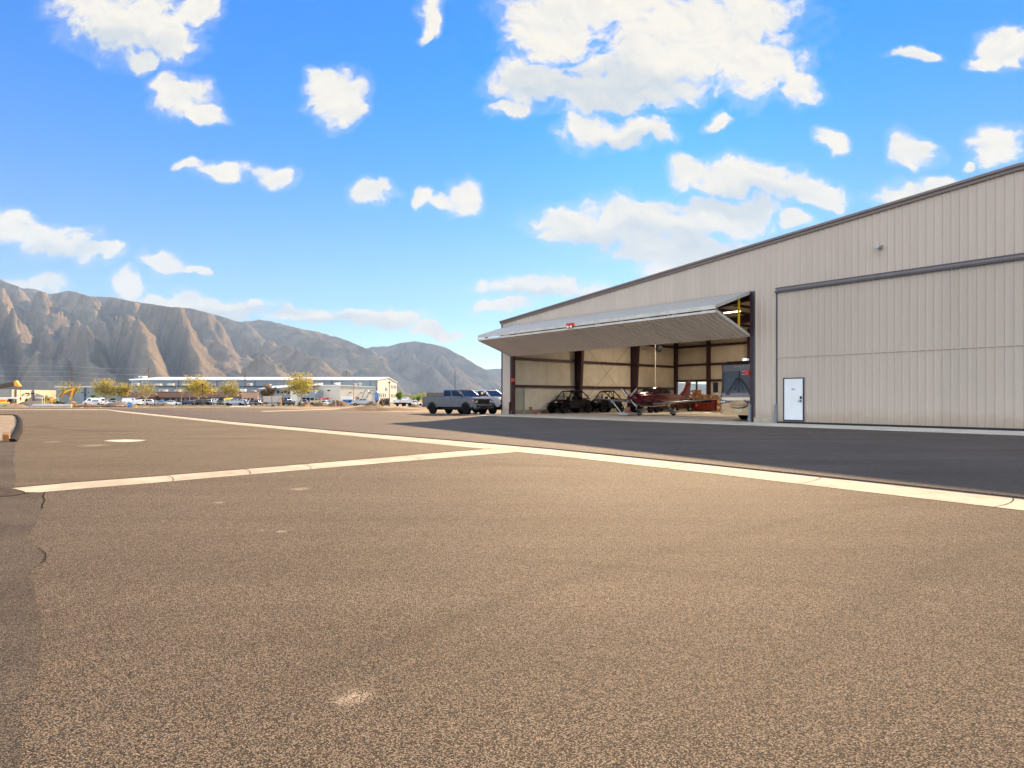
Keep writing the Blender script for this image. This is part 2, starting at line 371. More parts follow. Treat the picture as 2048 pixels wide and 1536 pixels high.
# outer side and rear walls
MB().box((-0.0, 0.16, 0.0), (0.12, 22.9, 7.40)).build('side_wall', wall_m, hg); MB().box((65.48, 0.05, 0.0), (65.6, 22.9, 7.40)).build('side_wall', wall_m, hg)
bw = MB(); WIN = [(0.43, 1.75), (1.82, 2.70), (2.80, 4.06)]; WZ = (1.0, 2.95)
bw.box((0.121, 22.8, 0), (32.8, 22.92, WZ[0])); bw.box((0.121, 22.8, WZ[0]), (WIN[0][0], 22.92, WZ[1])); bw.box((WIN[2][1], 22.8, WZ[0]), (32.8, 22.92, WZ[1]))
bw.hexa([(0.121, 22.8, WZ[1]), (32.8, 22.8, WZ[1]), (32.8, 22.92, WZ[1]), (0.121, 22.92, WZ[1])], [(0.121, 22.8, 7.42), (32.8, 22.8, 10.46), (32.8, 22.92, 10.46), (0.121, 22.92, 7.42)])
bw.hexa([(32.81, 22.8, 0), (65.47, 22.8, 0), (65.47, 22.92, 0), (32.81, 22.92, 0)], [(32.81, 22.8, 10.46), (65.47, 22.8, 7.42), (65.47, 22.92, 7.42), (32.81, 22.92, 10.46)])
bw.build('rear_wall', wall_in, hg)
wm = M('window_frame_steel', S(60, 44, 48), 0.5)
wf = MB()
for a_, b_ in ((0.34, 0.43), (1.75, 1.82), (2.70, 2.80), (4.06, 4.15)): wf.box((a_, 22.74, WZ[0] - 0.08), (b_, 22.93, WZ[1] + 0.08))
for a_, b_ in WIN: wf.box((a_, 22.74, WZ[0] - 0.08), (b_, 22.93, WZ[0])); wf.box((a_, 22.74, WZ[1]), (b_, 22.93, WZ[1] + 0.08))
wf.box((1.82, 22.75, 1.95), (2.70, 22.92, 2.05))
wfo = wf.build('window_frame', wm, hg)
for a_, b_ in WIN: MB().box((a_, 22.84, WZ[0]), (b_, 22.85, WZ[1])).build('window_pane', clear_glass(), wfo)
# inside: liner, girts, columns, rafters, purlins, ceiling
li = MB(); li.box((0.17, 0.36, 0.36), (0.24, 22.79, 7.2))
for k in range(24): li.box((0.24, 0.9 + k * 0.93, 0.36), (0.252, 0.93 + k * 0.93, 7.2))
li.build('wall_liner', wall_in, hg)
MB().box((0.17, 0.36, 0.0), (0.30, 22.79, 0.36)).build('curb', M('inside_concrete_curb', S(140, 138, 128), 0.85), hg)
def girt(a, b): MB().box(a, b).build('girt', maroon, hg)
for z in (2.30, 4.54, 6.55):
    for t0, t1 in ((0.36, 7.99), (8.31, 15.58), (15.90, 22.5)): girt((0.253, t0, z - 0.1), (0.44, t1, z + 0.1))
for z in (3.06, 4.66, 6.5):
    for s0, s1 in ((0.6, 4.08), (4.42, 8.4), (8.75, 13.2), (13.5, 17.8), (18.1, 22.0)): girt((s0, 22.60, z - 0.1), (s1, 22.79, z + 0.1))
for t in (8.15, 15.74):
    c = MB()
    for (ta, tb, k0, k1) in ((t - 0.15, t + 0.15, 0, 0.03), (t - 0.15, t + 0.15, 1, 1), (t - 0.02, t + 0.02, 0.03, 1)):
        w0, w1 = 0.48, 0.92
        if k0 == 1: c.hexa([(0.26 + w0, ta, 0), (0.29 + w0, ta, 0), (0.29 + w0, tb, 0), (0.26 + w0, tb, 0)], [(0.26 + w1, ta, 7.0), (0.29 + w1, ta, 7.0), (0.29 + w1, tb, 7.0), (0.26 + w1, tb, 7.0)])
        elif k1 == 0.03: c.box((0.256, ta, 0), (0.286, tb, 7.0))
        else: c.hexa([(0.29, ta, 0), (0.26 + w0, ta, 0), (0.26 + w0, tb, 0), (0.29, tb, 0)], [(0.29, ta, 7.0), (0.26 + w1, ta, 7.0), (0.26 + w1, tb, 7.0), (0.29, tb, 7.0)])
    c.build('column', maroon, hg)
    r = MB()
    r.hexa([(0.3, t - 0.02, 6.2), (22.1, t - 0.02, 8.55), (22.1, t + 0.02, 8.55), (0.3, t + 0.02, 6.2)], [(0.3, t - 0.02, 7.02), (22.1, t - 0.02, 9.06), (22.1, t + 0.02, 9.06), (0.3, t + 0.02, 7.02)])
    r.hexa([(0.3, t - 0.15, 6.16), (22.1, t - 0.15, 8.51), (22.1, t + 0.15, 8.51), (0.3, t + 0.15, 6.16)], [(0.3, t - 0.15, 6.197), (22.1, t - 0.15, 8.547), (22.1, t + 0.15, 8.547), (0.3, t + 0.15, 6.197)])
    r.build('rafter', maroon, hg)
MB().box((0.26, 22.46, 0), (0.58, 22.75, 7.1)).build('column', maroon, hg)
for s in (4.24, 8.58, 13.35, 17.95): MB().box((s - 0.15, 22.45, 0), (s + 0.15, 22.78, rz_(s) - 0.4)).build('column', maroon, hg)
MB().box((0.5, 0.3, 0), (0.8, 0.62, 7.0)).build('column', maroon, hg)
for k in range(14):
    s = 1.2 + k * 1.55; z = rz_(s) - 0.33
    MB().box((s - 0.04, 0.35, z - 0.10), (s + 0.04, 22.4, z + 0.10)).build('purlin', maroon if k % 3 else galv, hg)
cl = MB(); cl.hexa([(0.2, 0.2, 7.22), (22.1, 0.2, 9.26), (22.1, 22.79, 9.26), (0.2, 22.79, 7.22)], [(0.2, 0.2, 7.26), (22.1, 0.2, 9.30), (22.1, 22.79, 9.30), (0.2, 22.79, 7.26)])
cl.build('ceiling_liner', M('grey_ceiling_liner', S(150, 140, 128), 0.7), hg)
MB().box((22.1, 0.3, 0), (22.25, 22.79, 9.2)).build('partition_wall', wall_in, hg)
MB().hexa([(0.9, 0.26, 7.0), (22.09, 0.26, 7.0), (22.09, 0.34, 7.0), (0.9, 0.34, 7.0)], [(0.9, 0.26, 7.3), (22.09, 0.26, 9.2), (22.09, 0.34, 9.2), (0.9, 0.34, 7.3)]).build('door_header', maroon, hg)
br = MB(); br.cyl((0.50, 8.4, 6.6), (0.50, 15.5, 0.6), 0.014, n=6); br.cyl((0.53, 8.4, 0.6), (0.53, 15.5, 6.6), 0.014, n=6)
br.build('cross_brace', steel, hg)
sd = MB(); sd.box((0.245, 0.75, 0.02), (0.28, 1.95, 2.2)); sdo = sd.build('side_door', M('pale_green_door', S(168, 170, 155), 0.5), hg)
sf = MB(); sf.box((0.245, 1.951, 0.02), (0.32, 2.10, 2.3)); sf.box((0.245, 0.75, 2.201), (0.32, 1.95, 2.3)); sf.build('frame', M('pale_green_frame', S(150, 155, 142), 0.5), sdo)
# door jambs with kick posts
for s0, s1 in ((1.02, 1.26), (21.38, 21.598), (22.832, 22.92), (42.68, 42.768)):
    j = MB().box((s0, -0.045, 0.0), (s1, 0.30, 6.97)).build('door_jamb', maroon if s1 < 22 else dark_m, hg)
    k = MB(); c_ = s0 if s0 < 2 else (s0 - 0.04)
    k.box((c_, -0.17, 0.03), (c_ + 0.14, -0.05, 1.0)); k.build('kick_post', maroon if s0 < 2 else galv, j)
hd = MB(); hd.box((1.15, -0.09, 6.98), (21.65, -0.035, 7.07)); hd.build('header_trim', dark_m, hg)
MB().box((21.60, -0.075, 0.31), (21.68, -0.033, 6.978)).build('jamb_trim', dark_m, hg)
# ---- open bifold door
bd = holder('bifold_door', hg); bd['label'] = 'open bifold door folded out over the doorway'
def panel(A, B, side, mat, name):
    """ribbed leaf from A to B (t, z); side = which way the outer skin faces"""
    dt, dz_ = B[0] - A[0], B[1] - A[1]; L = math.hypot(dt, dz_); nt_, nz_ = -dz_ / L * side, dt / L * side
    pr = rib_profile(1.22, 21.36, 0.305, 0.045); m = MB(); n = len(pr)
    lo = [(s, A[0] + nt_ * (0.06 + d), A[1] + nz_ * (0.06 + d)) for s, d in pr]; hi = [(s, B[0] + nt_ * (0.06 + d), B[1] + nz_ * (0.06 + d)) for s, d in pr]
    m.add(lo + hi, [(i, i + 1, n + i + 1, n + i) for i in range(n - 1)])
    o = m.build(name, mat, bd)
    q = MB(); a = lambda p, k: (p[0] + nt_ * k, p[1] + nz_ * k)
    i0, i1, o0, o1 = a(A, -0.05), a(B, -0.05), a(A, 0.055), a(B, 0.055)
    q.hexa([(1.22, *i0), (21.36, *i0), (21.36, *i1), (1.22, *i1)], [(1.22, *o0), (21.36, *o0), (21.36, *o1), (1.22, *o1)])
    q.build('backing', M('door_frame_steel', S(120, 112, 106), 0.5, 0.2), bd)
    return a
au = panel((-0.08, 6.99), (-3.30, 5.97), -1, lidoor, 'upper_leaf')
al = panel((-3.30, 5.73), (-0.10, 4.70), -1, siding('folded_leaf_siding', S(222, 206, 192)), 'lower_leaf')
et = MB()
et.bar((1.2, -3.33, 5.95), (21.38, -3.33, 5.95), 0.05, 0.20); et.bar((1.2, -3.34, 5.72), (21.38, -3.34, 5.72), 0.06, 0.12)
et.bar((1.2, -0.06, 4.665), (21.38, -0.06, 4.665), 0.14, 0.06)
et.build('edge_trim', edge_m, bd)
for s in (1.19, 21.39):
    MB().bar((s, -0.12, 6.99), (s, -3.30, 5.98), 0.05, 0.17).build('end_trim', M('door_end_trim', S(172, 168, 162), 0.4, 0.2), bd); MB().bar((s, -3.30, 5.74), (s, -0.12, 4.70), 0.05, 0.17).build('end_trim', M('door_end_trim', (0, 0, 0, 1)), bd)
for k in range(11): MB().box((2.0 + k * 1.86, -3.31, 5.78), (2.35 + k * 1.86, -3.26, 5.86)).build('hinge', M('hinge_steel', S(140, 134, 124), 0.5, 0.3), bd)
yel = M('yellow_lift_strap', S(236, 190, 20), 0.6)
for s, t, z0, z1 in ((21.15, -0.85, 4.98, 6.70), (21.0, -2.75, 5.60, 6.10)): MB().box((s, t - 0.02, z0), (s + 0.11, t + 0.02, z1)).build('lift_strap', yel, bd)
for k in range(5): MB().box((4.0 + k * 3.6, -3.25, 5.80), (4.1 + k * 3.6, -3.23, 5.86)).build('lift_strap', yel, bd)
be = MB(); be.box((10.85, -3.50, 5.86), (11.42, -3.37, 6.06)); beo = be.build('beacon', M('red_plastic', S(196, 46, 34), 0.4), bd)
for x in (10.99, 11.28): MB().ball((x, -3.51, 5.81), 0.085).build('beacon_lens', M('white_plastic', S(240, 232, 220), 0.3), bd)
# ---- shut bifold doors
def shut_door(s0, s1):
    d = holder('bifold_door', hg); d['label'] = 'shut bifold door of beige ribbed sheet'
    u = MB(); rib_wall(u, s0 + 0.10, s1 - 0.1, 3.46, 6.82, -0.05); u.build('upper_leaf', door_sheet, d)
    l = MB(); rib_wall(l, s0 + 0.10, s1 - 0.1, 0.13, 3.42, -0.05); l.build('lower_leaf', door_sheet, d)
    m = MB(); m.box((s0 + 0.09, -0.085, 3.415), (s1 - 0.09, -0.04, 3.465)); m.build('seam_trim', door_sheet, d)
    b = MB(); b.box((s0 + 0.09, -0.10, 0.032), (s1 - 0.09, -0.02, 0.13)); b.build('rubber_seal', black_r, d)
    h = MB(); h.box((s0, -0.10, 6.985), (s1, -0.035, 7.06)); h.box((s0, -0.17, 6.80), (s1, -0.045, 6.89)); h.build('header_trim', dark_m, d)
    h = MB(); h.box((s0 + 0.05, -0.13, 6.892), (s1 - 0.05, -0.045, 6.983)); h.build('header_flashing', trim_m, d)
    return d
shut_door(22.83, 42.77); shut_door(44.0, 64.4)
MB().box((22.92, -0.03, 0.13), (23.0, 0.10, 6.8)).build('jamb_gap', black_r, hg)
fr = MB()
a_, b_, z0, z1 = 23.26, 24.32, 0.17, 2.37
fr.box((a_, -0.13, z0), (a_ + 0.055, -0.06, z1)); fr.box((b_ - 0.055, -0.13, z0), (b_, -0.06, z1))
fr.box((a_ + 0.056, -0.13, z1 - 0.05), (b_ - 0.056, -0.06, z1)); fr.box((a_ + 0.056, -0.13, z0), (b_ - 0.056, -0.06, z0 + 0.06))
pd = MB().box((a_ + 0.058, -0.115, z0 + 0.062), (b_ - 0.058, -0.062, z1 - 0.052)).build('personnel_door', white_d, hg); pd['label'] = 'white personnel door numbered 201'
fr.build('frame', M('dark_door_frame', S(52, 44, 62), 0.5), pd)
hn_ = MB(); hn_.box((b_ - 0.19, -0.15, 1.28), (b_ - 0.10, -0.116, 1.43)); hn_.box((b_ - 0.18, -0.16, 1.15), (b_ - 0.11, -0.116, 1.23)); hn_.box((b_ - 0.29, -0.175, 1.185), (b_ - 0.12, -0.161, 1.205))
hn_.build('handle', M('dark_lock_steel', S(70, 74, 82), 0.35, 0.8), pd)
tcv = bpy.data.curves.new('number', 'FONT'); tcv.body = '201'; tcv.size = 0.145; tcv.extrude = 0.002; tcv.align_x = 'CENTER'
tcv.materials.append(M('black_lettering', S(50, 40, 60), 0.6)); tx = bpy.data.objects.new('text', tcv); COL.objects.link(tx); tx.parent = pd
tx.location = ((a_ + b_) / 2, -0.119, 1.73); tx.rotation_euler = (math.radians(90), 0, 0)
bpy.context.view_layer.update(); tme = bpy.data.meshes.new_from_object(tx); tn = bpy.data.objects.new('number', tme); COL.objects.link(tn); tn.parent = pd; tn.location = tx.location; tn.rotation_euler = tx.rotation_euler; bpy.data.objects.remove(tx)

# floodlight on the gable, safety lights on the jambs, lamps and air line inside
fl = thing('wall_lamp', 'small silver floodlight on the gable wall above the shut door', 'lamp', HW(27.78, -0.03, 8.24), HA)
q = MB(); q.lathe([(0.04, 0.03), (0.09, 0.0), (0.12, -0.10), (0.11, -0.17)], (0, -0.22, 0.02), 'y', 16); q.build('lamp_head', M('lamp_silver', S(165, 162, 158), 0.3, 0.6), fl)
q = MB(); q.cyl((0.02, 0.0, -0.02), (0.02, -0.19, 0.0), 0.03, n=8); q.box((-0.07, -0.03, -0.09), (0.11, 0.0, 0.09)); q.build('bracket', M('lamp_bracket', S(140, 132, 126), 0.5), fl)
for nm, s, t, z, lab in (('safety_light', 1.36, -0.05, 2.74, 'red box lamp clamped to the maroon jamb near the buggies'), ('safety_light', 21.30, -0.05, 2.70, 'red box lamp clamped to the maroon jamb before the motorhome')):
    o = thing(nm, lab, 'light', HW(s, t, z), HA, 'red door safety lights')
    sg = 1 if s < 5 else -1
    MB().box((-0.06 * sg, -0.12, -0.11), (0.14 * sg, 0.03, 0.11)).build('housing', M('red_plastic', (0, 0, 0, 1)), o)
    for z0 in (0.06, -0.10): MB().box((0.142 * sg, -0.11, z0), (0.32 * sg, -0.05, z0 + 0.04)).build('bracket', M('pink_glow_tape', S(230, 120, 110), 0.4), o)
for s, t in ((13.5, 11.4), (6.5, 12.0), (13.5, 19.0)):
    o = thing('ceiling_light', 'lit strip lamp hung under the hangar roof ' + {(13.5, 11.4): 'glimpsed past the yellow strap', (6.5, 12.0): 'over the parked buggies', (13.5, 19.0): 'towards the rear wall'}[(s, t)], 'ceiling light', HW(s, t, rz_(s) - 0.85), HA, 'hangar ceiling lamps')
    MB().box((-0.65, -0.16, 0.0), (0.65, 0.16, 0.07)).build('housing', white_d, o)
    for x0 in (-0.62, 0.02): MB().box((x0, -0.14, -0.035), (x0 + 0.6, 0.14, -0.002)).build('tube', emit('lamp_glow', (1.0, 0.72, 0.42, 1), 5.0), o)
    for x0 in (-0.4, 0.4): MB().cyl((x0, 0, 0.07), (x0, 0, 0.5), 0.01, n=6).build('hanger', steel, o)
    L = bpy.data.lights.new('lamp_light', 'AREA'); L.shape = 'RECTANGLE'; L.size = 1.2; L.size_y = 0.28; L.energy = LAMP_W; L.color = (1.0, 0.82, 0.62)
    lo_ = bpy.data.objects.new('lamp_light', L); COL.objects.link(lo_); lo_.parent = o; lo_.location = (0, 0, -0.06)
o = thing('hose_reel', 'grey reel and drop pole hanging from the hangar roof behind the aircraft', 'hose reel', HW(4.4, 14.0, 0), HA)
q = MB(); q.cyl((0, 0, 1.0), (0, 0, 7.3), 0.035, n=8); q.build('pole', M('pale_pole', S(190, 184, 165), 0.5), o)
q = MB(); q.lathe([(0.08, -0.12), (0.3, -0.12), (0.3, -0.09), (0.16, -0.08), (0.16, 0.08), (0.3, 0.09), (0.3, 0.12), (0.08, 0.12)], (0.3, 0.1, 5.75), 'y', 18); q.build('reel', black_r, o)
# ---------------------------------------------------------------- ground, tarmac, concrete strips
def world_xyz(nt):
    g = N(nt, 'ShaderNodeNewGeometry'); s = N(nt, 'ShaderNodeSeparateXYZ'); nt.links.new(g.outputs['Position'], s.inputs[0]); return g.outputs['Position'], s.outputs
def asphalt(name, stone, binder, marks=(), patchy=0.22, ang=-0.88):
    m, nt, b, out = nt_new(name)
    pos, xyz = world_xyz(nt)
    v = N(nt, 'ShaderNodeTexVoronoi', feature='F1', i_Scale=150.0); v.voronoi_dimensions = '3D'; nt.links.new(pos, v.inputs['Vector'])
    v2 = N(nt, 'ShaderNodeTexVoronoi', feature='F1', i_Scale=330.0); nt.links.new(pos, v2.inputs['Vector'])
    sx = N(nt, 'ShaderNodeSeparateColor'); nt.links.new(v.outputs['Color'], sx.inputs[0])
    st = mixc(nt, ramp(nt, sx.outputs[0], 0.05, 0.95), tuple(c * 0.35 for c in stone[:3]) + (1,), tuple(min(1, c * 1.8) for c in stone[:3]) + (1,))
    c = mixc(nt, ramp(nt, v.outputs['Distance'], 0.42, 0.72), st, binder)
    c = mixc(nt, math_(nt, 'MULTIPLY', ramp(nt, v2.outputs['Distance'], 0.35, 0.7), 0.4), c, binder)
    # wear: broad patches, roller and tyre streaks along the lane
    n1 = N(nt, 'ShaderNodeTexNoise', i_Scale=0.33, i_Detail=7.0, i_Roughness=0.6); nt.links.new(pos, n1.inputs['Vector'])
    mp = N(nt, 'ShaderNodeMapping'); mp.inputs['Rotation'].default_value = (0, 0, -ang); mp.inputs['Scale'].default_value = (0.05, 1.3, 1)
    nt.links.new(pos, mp.inputs[0])
    n2 = N(nt, 'ShaderNodeTexNoise', i_Scale=1.0, i_Detail=6.0, i_Roughness=0.55, i_Distortion=0.25); nt.links.new(mp.outputs[0], n2.inputs['Vector'])
    n3 = N(nt, 'ShaderNodeTexNoise', i_Scale=9.0, i_Detail=5.0, i_Roughness=0.7); nt.links.new(pos, n3.inputs['Vector'])
    g = math_(nt, 'ADD', math_(nt, 'MULTIPLY', math_(nt, 'SUBTRACT', n1.outputs[0], 0.5), patchy * 2.4),
              math_(nt, 'ADD', math_(nt, 'MULTIPLY', math_(nt, 'SUBTRACT', n2.outputs[0], 0.5), patchy * 2.2), math_(nt, 'MULTIPLY', math_(nt, 'SUBTRACT', n3.outputs[0], 0.5), 0.5)))
    g = math_(nt, 'ADD', g, 1.0)
    gc = N(nt, 'ShaderNodeCombineColor')
    for i in range(3): nt.links.new(g, gc.inputs[i])
    c = mixc(nt, 1.0, c, gc.outputs[0], 'MULTIPLY')
    # curved turning marks left by tyres
    for (cx_, cy_, r_, w_, x0, x1, y0, y1, amt) in TYRES if 'tarmac' in name else ():
        ddx = math_(nt, 'SUBTRACT', xyz[0], cx_); ddy = math_(nt, 'SUBTRACT', xyz[1], cy_)
        rr = math_(nt, 'SQRT', math_(nt, 'ADD', math_(nt, 'MULTIPLY', ddx, ddx), math_(nt, 'MULTIPLY', ddy, ddy)))
        band = math_(nt, 'SUBTRACT', 1.0, math_(nt, 'DIVIDE', math_(nt, 'ABSOLUTE', math_(nt, 'SUBTRACT', rr, r_)), w_), clamp=True)
        band = math_(nt, 'MULTIPLY', band, math_(nt, 'MULTIPLY', ramp(nt, n3.outputs[0], 0.35, 0.6), amt))
        inx = math_(nt, 'MULTIPLY', ramp(nt, xyz[0], x0, x0 + 2), math_(nt, 'SUBTRACT', 1.0, ramp(nt, xyz[0], x1 - 2, x1)))
        iny = math_(nt, 'MULTIPLY', ramp(nt, xyz[1], y0, y0 + 2), math_(nt, 'SUBTRACT', 1.0, ramp(nt, xyz[1], y1 - 2, y1)))
        c = mixc(nt, math_(nt, 'MULTIPLY', band, math_(nt, 'MULTIPLY', inx, iny)), c, tuple(x * 0.7 for x in binder[:3]) + (1,))
    # chalky spots
    for (x, y, r) in marks:
        s1 = N(nt, 'ShaderNodeVectorMath', operation='DISTANCE'); nt.links.new(pos, s1.inputs[0]); s1.inputs[1].default_value = (x, y, 0)
        d = math_(nt, 'ADD', math_(nt, 'DIVIDE', s1.outputs['Value'], r), math_(nt, 'MULTIPLY', math_(nt, 'SUBTRACT', n3.outputs[0], 0.5), 2.6))
        c = mixc(nt, math_(nt, 'MULTIPLY', math_(nt, 'MULTIPLY', math_(nt, 'SUBTRACT', 1.0, ramp(nt, d, 0.2, 1.0)), 1.0), ramp(nt, math_(nt, 'ADD', n3.outputs[0], math_(nt, 'MULTIPLY', v.outputs['Distance'], -0.5)), 0.05, 0.5)), c, S(196, 174, 146))
    nt.links.new(c, b.inputs['Base Color'])
    b.inputs['Roughness'].default_value = 0.90; b.inputs['Specular IOR Level'].default_value = 0.20
    h = math_(nt, 'ADD', math_(nt, 'MULTIPLY', v.outputs['Distance'], -1.0), math_(nt, 'MULTIPLY', v2.outputs['Distance'], -0.35))
    bp = N(nt, 'ShaderNodeBump', i_Strength=0.9, i_Distance=0.006); nt.links.new(h, bp.inputs['Height']); nt.links.new(bp.outputs[0], b.inputs['Normal'])
    return m
def slab_concrete(name, col, along=0.0):
    m, nt, b, out = nt_new(name); pos, xyz = world_xyz(nt)
    n1 = N(nt, 'ShaderNodeTexNoise', i_Scale=0.9, i_Detail=8.0, i_Roughness=0.65); nt.links.new(pos, n1.inputs['Vector'])
    n2 = N(nt, 'ShaderNodeTexNoise', i_Scale=60.0, i_Detail=3.0); nt.links.new(pos, n2.inputs['Vector'])
    n3 = N(nt, 'ShaderNodeTexNoise', i_Scale=2.6, i_Detail=8.0, i_Roughness=0.72); nt.links.new(pos, n3.inputs['Vector'])
    lo = tuple(c * 0.80 for c in col[:3]) + (1,); hi = tuple(min(1, c * 1.1) for c in col[:3]) + (1,)
    c = mixc(nt, ramp(nt, n1.outputs[0], 0.35, 0.62), lo, hi)
    c = mixc(nt, math_(nt, 'MULTIPLY', ramp(nt, n3.outputs[0], 0.48, 0.70), 0.6), c, tuple(x * 0.55 for x in col[:3]) + (1,))
    c = mixc(nt, math_(nt, 'MULTIPLY', ramp(nt, n2.outputs[0], 0.45, 0.8), 0.3), c, lo)
    nt.links.new(c, b.inputs['Base Color']); b.inputs['Roughness'].default_value = 0.9; b.inputs['Specular IOR Level'].default_value = 0.12
    bp = N(nt, 'ShaderNodeBump', i_Strength=0.25, i_Distance=0.004); nt.links.new(n2.outputs[0], bp.inputs['Height']); nt.links.new(bp.outputs[0], b.inputs['Normal'])
    return m
def dirt(name, col, col2, sc_=0.5, bump=0.6):
    m, nt, b, out = nt_new(name); pos, xyz = world_xyz(nt)
    n1 = N(nt, 'ShaderNodeTexNoise', i_Scale=sc_, i_Detail=9.0, i_Roughness=0.68); nt.links.new(pos, n1.inputs['Vector'])
    n2 = N(nt, 'ShaderNodeTexNoise', i_Scale=sc_ * 14, i_Detail=5.0, i_Roughness=0.7); nt.links.new(pos, n2.inputs['Vector'])
    c = mixc(nt, ramp(nt, n1.outputs[0], 0.35, 0.65), col, col2)
    c = mixc(nt, math_(nt, 'MULTIPLY', ramp(nt, n2.outputs[0], 0.5, 0.7), 0.5), c, tuple(x * 0.5 for x in col[:3]) + (1,))
    nt.links.new(c, b.inputs['Base Color']); b.inputs['Roughness'].default_value = 0.95; b.inputs['Specular IOR Level'].default_value = 0.2
    bp = N(nt, 'ShaderNodeBump', i_Strength=bump, i_Distance=0.08); nt.links.new(n2.outputs[0], bp.inputs['Height']); nt.links.new(bp.outputs[0], b.inputs['Normal'])
    return m

ASPH_STONE, ASPH_BIND = (0.205, 0.150, 0.096, 1), (0.032, 0.025, 0.018, 1)
SPOTS = [(*G(708, 1394), 0.11), (*G(676, 1403), 0.035), (*G(563, 1063), 0.07), (*G(521, 1061), 0.05), (*G(438, 1005), 0.10), (*G(105, 884), 0.35), (*G(187, 891), 0.5), (*G(600, 978), 0.2)]
TYRES = [(-17.0, 33.5, 9.0, 0.35, -27, -14, 22, 34, 0.5), (-17.0, 33.5, 10.7, 0.35, -28, -14, 22, 34, 0.5), (-13.0, 36.0, 11.5, 0.5, -25, -8, 23, 37, 0.45),
         (-6.0, 70.0, 20.0, 0.6, -24, 3, 44, 72, 0.35), (-6.0, 70.0, 22.0, 0.6, -25, 5, 44, 72, 0.35), (6.0, 24.0, 13.0, 0.3, -8, 4, 10, 26, 0.22), (14, -9, 17.5, 0.16, -8, 13, 2, 9, 0.30), (14, -9, 19.2, 0.16, -8, 13, 2, 11, 0.30), (-3, -8, 13.5, 0.15, -2, 9, 2, 7, 0.25)]
tarmac_m = asphalt('tarmac_asphalt', ASPH_STONE, ASPH_BIND, SPOTS, 0.30)
apron_m = asphalt('apron_asphalt', (0.140, 0.106, 0.080, 1), (0.040, 0.037, 0.036, 1), (), 0.30)
old_m = asphalt('worn_asphalt', tuple(c * 0.75 for c in ASPH_STONE[:3]) + (1,), (0.026, 0.024, 0.022, 1), (), 0.4, 1.2)

# ground: one sheet to the foot of the mountains
def valley_mat():
    m, nt, b, out = nt_new('valley_ground'); pos, xyz = world_xyz(nt)
    n1 = N(nt, 'ShaderNodeTexNoise', i_Scale=0.35, i_Detail=9.0, i_Roughness=0.68); nt.links.new(pos, n1.inputs['Vector'])
    n2 = N(nt, 'ShaderNodeTexNoise', i_Scale=0.012, i_Detail=6.0, i_Roughness=0.6); nt.links.new(pos, n2.inputs['Vector'])
    dc = mixc(nt, ramp(nt, n1.outputs[0], 0.35, 0.65), S(122, 100, 76), S(160, 134, 104))
    fc = mixc(nt, ramp(nt, n2.outputs[0], 0.4, 0.6), S(92, 100, 52), S(122, 112, 70))
    c = mixc(nt, ramp(nt, xyz[1], 150, 330), dc, fc)
    nt.links.new(c, b.inputs['Base Color']); b.inputs['Roughness'].default_value = 0.95; b.inputs['Specular IOR Level'].default_value = 0.2
    bp = N(nt, 'ShaderNodeBump', i_Strength=0.5, i_Distance=0.1); nt.links.new(n1.outputs[0], bp.inputs['Height']); nt.links.new(bp.outputs[0], b.inputs['Normal'])
    return m
ys = [-400, -60, 0, 40, 60] + [64 + 3 * i for i in range(45)] + [210, 250, 300, 400, 600, 900, 1500, 2600, 4200, 6500, 9000, 12500]
xs = [-12000, -6000, -3000, -1500, -800, -500] + [-400 + 20 * i for i in range(31)] + [260, 400, 700, 1500, 3000, 7000]
gv = [(x, y, -0.05 + zg(y) + (0.10 * mnoise.noise(Vector((x * 0.05, y * 0.2, 0))) if 86 < y < 400 and abs(x) < 400 else 0)) for y in ys for x in xs]
nx = len(xs); gf = [(j*nx + i, j*nx + i + 1, (j+1)*nx + i + 1, (j+1)*nx + i) for j in range(len(ys) - 1) for i in range(nx - 1)]
struct(MB().add(gv, gf, 0, True).build('ground', valley_mat()), 'pale brown dirt and spring fields of the valley floor', 'ground')

gut_up = [G(*p) for p in ((214, 818.6), (240, 821.5), (480, 845.2), (700, 864.6), (900, 881.0), (1100, 898.6), (1400, 929.0), (1700, 961.0), (2048, 998.7), (2400, 1038))]
gut_lo = [G(*p) for p in ((207, 819.0), (240, 824.0), (480, 850.2), (700, 871.3), (900, 891.0), (1100, 910.5), (1400, 944.5), (1700, 980.5), (2048, 1021.6), (2400, 1063))]
# the lane's tarmac: everything on the viewer's side, as one sheet
tar = [(-260, -120), (160, -120), (160, 66), (16.0, 67)] + [G(*p) for p in ((960, 818.5), (845, 823.8), (815, 824.4), (760, 822.6), (700, 821.2), (655, 819.4), (560, 816.4), (400, 815.6), (215, 815.9), (0, 815.8), (-500, 815.8))]
struct(MB().sheet(tar, 0.0).build('tarmac', tarmac_m), 'worn brownish asphalt taxi lane with exposed aggregate', 'asphalt')
# hangar-side apron: a slightly higher slab whose edge stands over the concrete gutter
apr = gut_up[::-1] + [G(430, 822.5), G(620, 825.0), G(830, 827.0), (-1.2, 49.9), HW(-0.5, -3.7)[:2], HW(66, -3.7)[:2]]
ap = apr[:]
struct(MB().slab([(x, y) for x, y in ap], -0.02, 0.032).build('apron', apron_m), 'darker asphalt apron in front of the hangar', 'asphalt')
gc_m = slab_concrete('gutter_concrete', S(190, 173, 148))
struct(MB().add([(x, y, 0.005) for x, y in gut_up + gut_lo[::-1]], [list(range(2 * len(gut_up)))]).build('concrete_gutter', gc_m), 'long pale concrete drainage strip crossing the asphalt', 'gutter')
lane_m = asphalt('lane_tarmac', (0.195, 0.142, 0.084, 1), (0.060, 0.046, 0.030, 1), SPOTS, 0.26)  # far lane: brightening from grazing light is put into the asphalt colours
cr_up = [G(*p) for p in ((22, 976.5), (150, 964.8), (300, 953.8), (520, 935.8), (725, 918.8), (860, 907.2), (983, 897.2))]
